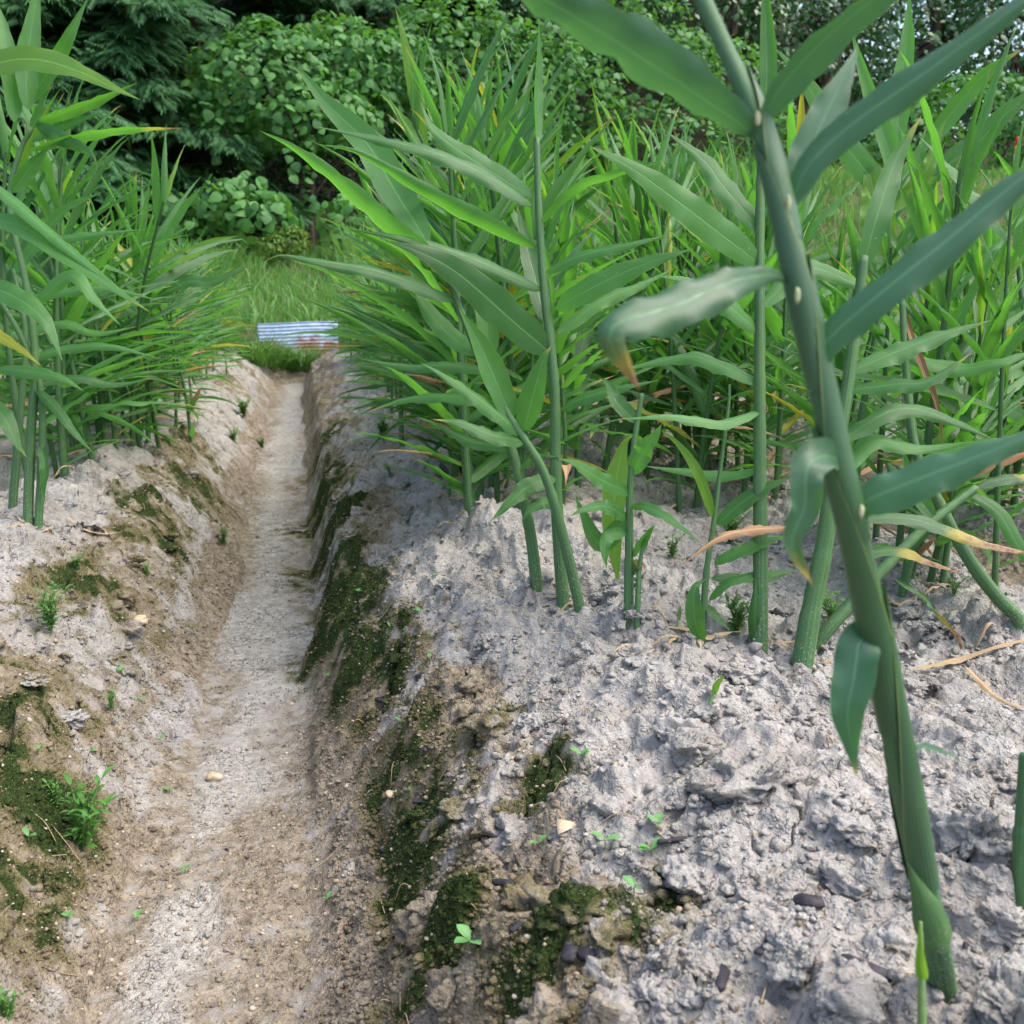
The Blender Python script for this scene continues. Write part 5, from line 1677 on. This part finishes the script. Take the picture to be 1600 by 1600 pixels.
def conifer(label, x, y, H, Rb, n, seed, size=.185, z_lo=.3):
    rr = np.random.default_rng(seed)
    zg = float(bank_h(np.array([x]), np.array([y]))[0])
    root = empty('conifer_tree', (x, y, zg), label, 'tree', 'conifers behind the field')
    nb = int(H * 11)
    tr = Acc()
    V, F, uv = tube_geo(np.array([[0, 0, -.2], [.05, 0, H * .5], [0, 0, H]]), [.02 * H + .03, .012 * H, .01], 10, 16)
    tr.add(V, F[0], uv)
    Ps, Ys, Ns, Ss = [], [], [], []
    for b in range(nb):
        q = (b + rr.random()) / nb
        z = z_lo + (H - z_lo) * q
        L = Rb * (1 - q) ** .75 * (.65 + .5 * rr.random()) + .15
        az = rr.random() * 6.28
        d = np.array([math.cos(az), math.sin(az), 0])
        side = np.array([-d[1], d[0], 0])
        P = np.array([[0, 0, z], d * L * .5 + [0, 0, z + .10 * L], d * L + [0, 0, z - .12 * L]])
        V, F, uv = tube_geo(P, [.022, .014, .005], 5, 6)
        tr.add(V, F[0], uv)
        k = int(5.0 * n / nb)
        t = .25 + .8 * rr.random(k) ** .7
        sp = P[0] * ((1 - t) ** 2)[:, None] + 2 * P[1] * (t * (1 - t))[:, None] + P[2] * (t ** 2)[:, None]
        wdt = .42 * L * np.sin(np.pi * np.clip(t * .8 + .1, 0, 1))
        s = rr.normal(0, .55, k)
        sp = sp + side * (s * wdt)[:, None] + np.c_[np.zeros(k), np.zeros(k), -.10 * np.abs(s) * wdt + rr.normal(0, .05, k)]
        Ps.append(sp)
        Ys.append(d * .8 + side * (s * 1.1)[:, None] + rr.normal(0, .25, (k, 3)) + [0, 0, -.45])
        Ns.append(np.array([0, 0, 1.]) + d * .35 + rr.normal(0, .25, (k, 3)))
        Ss.append(size * (.5 + .7 * rr.random(k)))
    V, F = place_leaves('spray', np.concatenate(Ps), np.concatenate(Ys), np.concatenate(Ns), np.concatenate(Ss))
    obj('trunk', tr.mesh('trunk', M_BARK), root)
    obj('crown', mesh_from('crown', V, F, M_CONIF, None, False), root)


def pxl(px, py, Y, rx, ry, depth=None):
    """an ellipsoid given by the picture place and size it has at distance Y"""
    q = at_y(px, py, Y)
    s = depth_of(q) / FPX
    return (q[0], q[1], q[2], rx * s, (depth or (rx + ry) / 2 * s), ry * s)


def gx_at(px, Y):
    return at_y(px, 400, Y)[0]


conifer('large conifer with drooping sprays at the left, right of the leftmost one', gx_at(205, 13.6), 13.6, 8.5, 2.1, 4200, 31)
conifer('leftmost conifer with drooping sprays beyond the left bed', gx_at(20, 13.0), 13.0, 8.0, 2.0, 3600, 32)
conifer('conifer just beyond the left picture edge', gx_at(-170, 13.4), 13.4, 8, 2.0, 2400, 37)
conifer('dark conifer rising behind the vine covered bush in the middle', gx_at(540, 18.5), 18.5, 9.5, 2.6, 3400, 33)
conifer('dark conifer behind the two left conifers', gx_at(330, 17.5), 17.5, 9.0, 2.5, 3200, 34)
conifer('shaded conifer farthest left at the back', gx_at(80, 18), 18, 10, 2.6, 3000, 36)
conifer('conifer behind the vines right of the middle', gx_at(760, 20), 20, 10, 2.8, 3000, 35)
conifer('conifer behind the tall plants, next right of the middle', gx_at(980, 21), 21, 9.5, 2.8, 2800, 38)

BG = 'vine covered bushes behind the field'
leafy('vine_bush', 'rounded bush overgrown with broad vine leaves behind the furrow', 'bush',
      [pxl(420, 130, 12.8, 115, 85), pxl(520, 110, 13.2, 100, 75), pxl(600, 120, 13.4, 80, 70), pxl(480, 185, 12.6, 110, 50), pxl(350, 160, 12.7, 60, 55)], 'kudzu', .098, 8200, M_KUDZU, BG, 41, vine=40)
leafy('vine_bush', 'second vine covered bush, taller and set back above the right bed', 'bush',
      [pxl(700, 110, 14.6, 110, 100), pxl(800, 150, 14.8, 110, 110), pxl(740, 230, 14.2, 120, 80), pxl(880, 190, 15, 90, 110), pxl(640, 210, 14, 70, 60)], 'kudzu', .092, 9500, M_KUDZU, BG, 42, vine=40)
leafy('vine_bush', 'vine covered bush behind the tall upright shoots, right of the middle', 'bush',
      [pxl(980, 140, 15.8, 110, 120), pxl(1080, 170, 16, 110, 110), pxl(1020, 250, 15.2, 130, 80), pxl(1160, 220, 15.6, 90, 80)], 'kudzu', .092, 8000, M_KUDZU, BG, 43, vine=20)
leafy('vine_bush', 'vine covered hedge on the bank at the right behind the marker poles', 'bush',
      [pxl(1330, 250, 14, 90, 65), pxl(1430, 220, 13.6, 100, 70), pxl(1540, 200, 13.2, 100, 80), pxl(1640, 190, 12.8, 90, 80), pxl(1250, 250, 14.6, 80, 60)], 'kudzu', .08, 9500, M_KUDZU, BG, 44)
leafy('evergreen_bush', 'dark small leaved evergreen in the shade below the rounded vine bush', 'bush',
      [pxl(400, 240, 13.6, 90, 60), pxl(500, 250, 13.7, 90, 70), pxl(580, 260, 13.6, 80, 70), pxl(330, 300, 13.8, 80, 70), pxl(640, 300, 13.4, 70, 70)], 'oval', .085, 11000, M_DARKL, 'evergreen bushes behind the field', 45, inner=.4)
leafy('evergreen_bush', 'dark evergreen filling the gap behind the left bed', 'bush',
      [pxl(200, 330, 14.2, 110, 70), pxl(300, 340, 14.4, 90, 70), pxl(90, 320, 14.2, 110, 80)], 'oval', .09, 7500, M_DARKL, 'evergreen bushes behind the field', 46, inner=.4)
leafy('big_leaf_bush', 'low bush with big pale leaves at the end of the left bed', 'bush',
      [pxl(350, 320, 11.6, 55, 40), pxl(410, 340, 11.4, 55, 40), pxl(385, 290, 11.7, 30, 22)], 'kudzu', .115, 460, M_KUDZU, 'low bushes at the end of the field', 47, droop=.7, inner=.1)
leafy('big_leaf_bush', 'low big leaved bush behind the left bed, left of the pale one', 'bush',
      [pxl(250, 335, 11.8, 60, 35), pxl(300, 345, 11.6, 45, 35)], 'kudzu', .10, 380, M_KUDZU, 'low bushes at the end of the field', 48, droop=.7, inner=.1)
leafy('big_leaf_bush', 'low big leaved bush right of the furrow end', 'bush',
      [pxl(540, 345, 11.6, 40, 38), pxl(585, 350, 11.4, 40, 35)], 'kudzu', .10, 300, M_KUDZU, 'low bushes at the end of the field', 49, droop=.7, inner=.1)
leafy('round_shrub', 'small yellow green shrub standing in front of the dark gap', 'shrub',
      [pxl(455, 375, 11.2, 28, 22), pxl(425, 385, 11.1, 24, 18)], 'oval', .04, 1500, M_YSHRUB, None, 50, inner=.3)
TG = 'broadleaf trees at the upper right'
leafy('broadleaf_tree', 'thin crowned tree with sky showing through, beside the utility pole', 'tree',
      [pxl(1230, 40, 19, 70, 90), pxl(1290, -30, 19.5, 80, 70), pxl(1350, 60, 19.2, 55, 90), pxl(1290, 150, 18.5, 80, 50)], 'oval', .13, 9500, M_BROAD, TG, 51, inner=.5, r0=.16)
leafy('broadleaf_tree', 'tree draped with leaves left of the utility pole', 'tree',
      [pxl(1120, 60, 18, 100, 110), pxl(1060, -20, 18.6, 110, 90), pxl(1180, -60, 18.5, 90, 80), pxl(1150, 160, 17.6, 90, 70)], 'oval', .13, 9000, M_BROAD, TG, 52, inner=.4, r0=.16)
leafy('broadleaf_tree', 'dense dark tree right of the utility pole', 'tree',
      [pxl(1420, 80, 16.5, 75, 110), pxl(1460, -40, 17, 100, 100), pxl(1510, 110, 16.4, 80, 80), pxl(1390, 170, 16.2, 60, 60)], 'oval', .12, 9000, M_BROAD, TG, 53, inner=.4, r0=.16)
leafy('broadleaf_tree', 'dense tree at the upper right corner', 'tree',
      [pxl(1590, 60, 15.4, 90, 110), pxl(1660, -40, 15.6, 120, 120), pxl(1540, -30, 16, 80, 80)], 'oval', .12, 8500, M_BROAD, TG, 54, inner=.4, r0=.16)
leafy('broadleaf_tree', 'leafy tree at the top of the picture behind the vine bushes', 'tree',
      [pxl(880, 30, 17.5, 120, 110), pxl(820, -60, 18, 120, 90), pxl(960, -40, 18, 120, 90)], 'oval', .13, 8500, M_BROAD, TG, 55, inner=.4, r0=.16)

leafy('broadleaf_tree', 'distant pale tree line behind the utility pole', 'tree',
      [pxl(1150, 60, 29, 90, 120), pxl(1260, 110, 29, 90, 110), pxl(1370, 60, 30, 90, 140), pxl(1480, 90, 29, 100, 130), pxl(1600, 60, 28, 110, 130), pxl(1240, -40, 31, 60, 70)], 'oval', .24, 19000, M_BROAD, TG, 56, inner=.5, r0=.2)
# utility pole with its wires
q = at_y(1306, 118, 26)
zg = float(bank_h(np.array([q[0]]), np.array([26.]))[0])
up_ = empty('utility_pole', (q[0], 26, zg), 'pale grey utility pole with wires among the trees at the upper right', 'utility pole')
band(up_, 'post', -.3, 10.5 - zg, .14, M_POLE)
for zc in (7.9 - zg, 7.2 - zg):
    V = np.array([[sx * .95, sy * .05, zc + sz * .05] for sx in (-1, 1) for sy in (-1, 1) for sz in (-1, 1)]) + [0, -.17, 0]
    F = np.array([[0, 1, 3, 2], [4, 6, 7, 5], [0, 4, 5, 1], [2, 3, 7, 6], [0, 2, 6, 4], [1, 5, 7, 3]])
    obj('crossarm', mesh_from('crossarm', V, F, M_POLE, None, False), up_)
    for sx in (-.8, -.2, .8):
        V, F, uv = tube_geo(np.array([[sx - 12, 2, zc + .4], [sx - 6, .6, zc - .15], [sx, -.17, zc + .07], [sx + 6, -.6, zc - .15], [sx + 12, -1.6, zc + .4]]), [.008] * 5, 5, 40)
        obj('wire', mesh_from('wire', V, F[0], M_CHAR, uv), up_)

scene.cycles.max_bounces = 8
scene.cycles.diffuse_bounces = 3
scene.cycles.glossy_bounces = 2
scene.cycles.transmission_bounces = 4
scene.cycles.use_denoising = True
